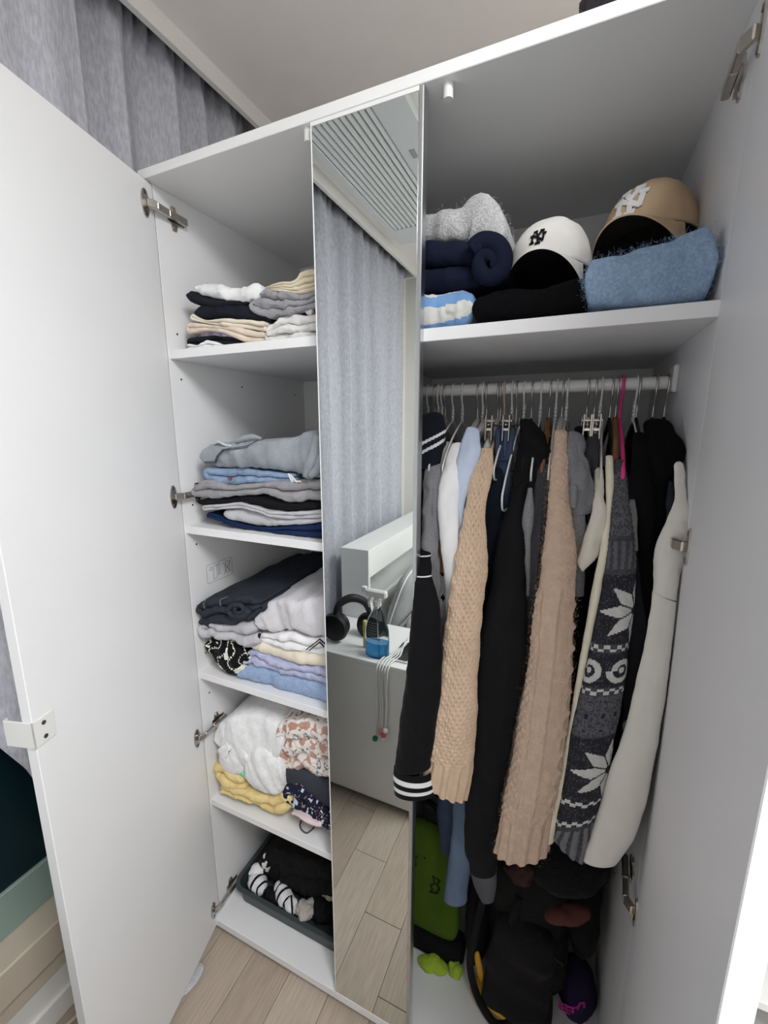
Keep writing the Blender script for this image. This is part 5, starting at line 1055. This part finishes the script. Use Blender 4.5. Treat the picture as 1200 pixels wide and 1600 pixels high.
# headphones
hp = thing('headphones', 'black over-ear headphones lying on the chest, seen in the mirror', 'headphones', (9, -76, 65.5))
m_hp = mat('black_soft_plastic', (20, 20, 22), .55, None, .03, 30)
for i, (cx, cy, cz) in enumerate(((5.5, -72, 72.2), (17, -82, 70.5))):
    e = multi('ear_cup', [lathe([(3.6, -2), (5.6, -1.5), (6.2, 0), (5.6, 1.6), (3, 2.1)], (cx, cy, cz), 1, 28)], m_hp, hp, True, sharp=50)
    multi('cushion', [lathe([(3.2, -1.9), (5.2, -2.0), (5.4, -3.4), (4.2, -4.0), (3.0, -3.2)], (cx, cy, cz), 1, 28)], mat('black_leatherette', (24, 24, 26), .4, None, 0), e, True)
multi('headband', [tubegeo([(5.5, -72, 77.5), (7, -73, 82), (11, -76, 84.5), (15.5, -80, 82), (17, -82, 76.5)], [1.0, 1.6, 1.8, 1.6, 1.0], 10, 40)], m_hp, hp, True)
# phone, cords with beads, small bits
ph = thing('phone', 'dark phone lying on the chest at the right, seen in the mirror', 'phone', (36, -75, 65.5))
box('phone_case', 32.5, 40, -82, -67.5, 65.55, 66.4, M_wpl, ph, .3); box('screen', 32.9, 39.6, -81.6, -67.9, 66.4, 66.5, mat('dark_screen', (30, 32, 34), .1, None, 0), ph, .03)
m_cord = cloth('white_cord', (236, 234, 232))
ends = [((28.6, 33.2), (40, 120, 84)), ((31.2, 37.2), (214, 120, 132)), ((31.6, 34.6), (240, 222, 220)), ((33.0, 38.2), (240, 236, 236)), ((32.4, 36.0), (206, 96, 110))]
for i, ((bx, bz), cc) in enumerate(ends):
    o = thing('charm_cord', ['white cord with green bead', 'white cord with rose bead', 'white cord with pale pink bead', 'white cord with white bead', 'white cord with red bead'][i]+' hanging over the chest edge', 'cord', (bx, -64, bz), 'beaded cords on the chest')
    sx = 29.6+i*1.15
    multi('cord', [tubegeo([(sx+4, -86+i, 66.6), (sx+5.5-i, -78, 67.2+i*.4), (sx+1.5, -70, 66.4), (sx+.2, -64.2, 66.1), (sx, -62.9, 65.2), (sx-.3+(bx-sx)*.3, -62.9, 58), ((sx+bx)/2, -62.9, 48), (bx, -62.9, bz+.8)], .33, 7, 60)], m_cord, o, True)
    multi('bead', [lathe([(.2, -1.1), (.9, -.7), (1.15, 0), (.9, .7), (.2, 1.1)], (bx, -62.3, bz), 2, 14)], mat('bead_%d' % i, cc, .4, None, 0), o, True)
tag(multi('cable_bundle', [tubegeo([(38+3.4*math.cos(t), -90+3*math.sin(t*1.1), 66.4+.18*t) for t in np.linspace(0, 15, 60)], .4, 7)], m_cord, None, True), 'coiled white cable lying on the chest behind the phone', 'cable')
for nm, lb, c_, cc, r_ in (('ear_plug', 'tiny yellow plug beside the headphones on the chest', (19.5, -71, 77.5), (236, 220, 60), 1.2), ('ear_plug', 'tiny purple plug under the yellow one', (19.0, -71, 73.2), (150, 130, 190), 1.2)):
    pass
tag(multi('lip_balm', [lathe([(.9, 0), (.95, .3), (.95, 7.5), (.7, 8)], (19.6, -72.5, 65.55), 2, 16), lathe([(1.05, 8.05), (1.1, 8.3), (1.1, 11.5), (.8, 12)], (19.6, -72.5, 65.55), 2, 16)], mat('yellow_lilac', (206, 190, 120), .4, None, 0), None, True, sharp=50), 'small yellow tube standing left of the spray bottle', 'tube')
# dark case on the wardrobe, shelf unit beyond the right door, things on the floor
tag(box('flat_case', 88.2, 118, -2.6, 34, 210.05, 212.4, mat('dark_case', (40, 34, 40), .5), None, .9), 'dark flat case lying on the wardrobe top at the upper edge', 'case')
su = thing('shelf_unit', 'white open shelf unit just beyond the right door, lower right corner', 'shelf', (136, 34, 0))
for x in (114.5, 165): box('side_panel', x, x+1.8, 12, 54, .05, 78, M_fur, su, .1)
for z in (.3, 21, 41.2, 61.5, 78): box('shelf_board', 114.5 if z > 70 else 116.4, 166.8 if z > 70 else 164.9, 12, 54, z, z+1.9, M_fur, su, .1)
box('back_board', 116.4, 164.9, 53, 53.9, 2.3, 78, cloth('pinkish_back', (206, 190, 182)), su, 0)
lump('floor_cloth', 'grey cloth lying on the floor under the left door', 'cloth', (2.0, -17.0, 1.0), (7.5, 3.6, .95), M_cur, 62, None, None, .35, 44)
tag(tube('power_cable', [(-19.5, -70, .5), (-19.2, -48, .5), (-18.3, -36, .5), (-16.5, -28, .5), (-17.4, -15, .5), (-19.5, 0, .5)], .45, M_cream, None, 8, 40), 'cream cable running along the baseboard at the lower left', 'cable')
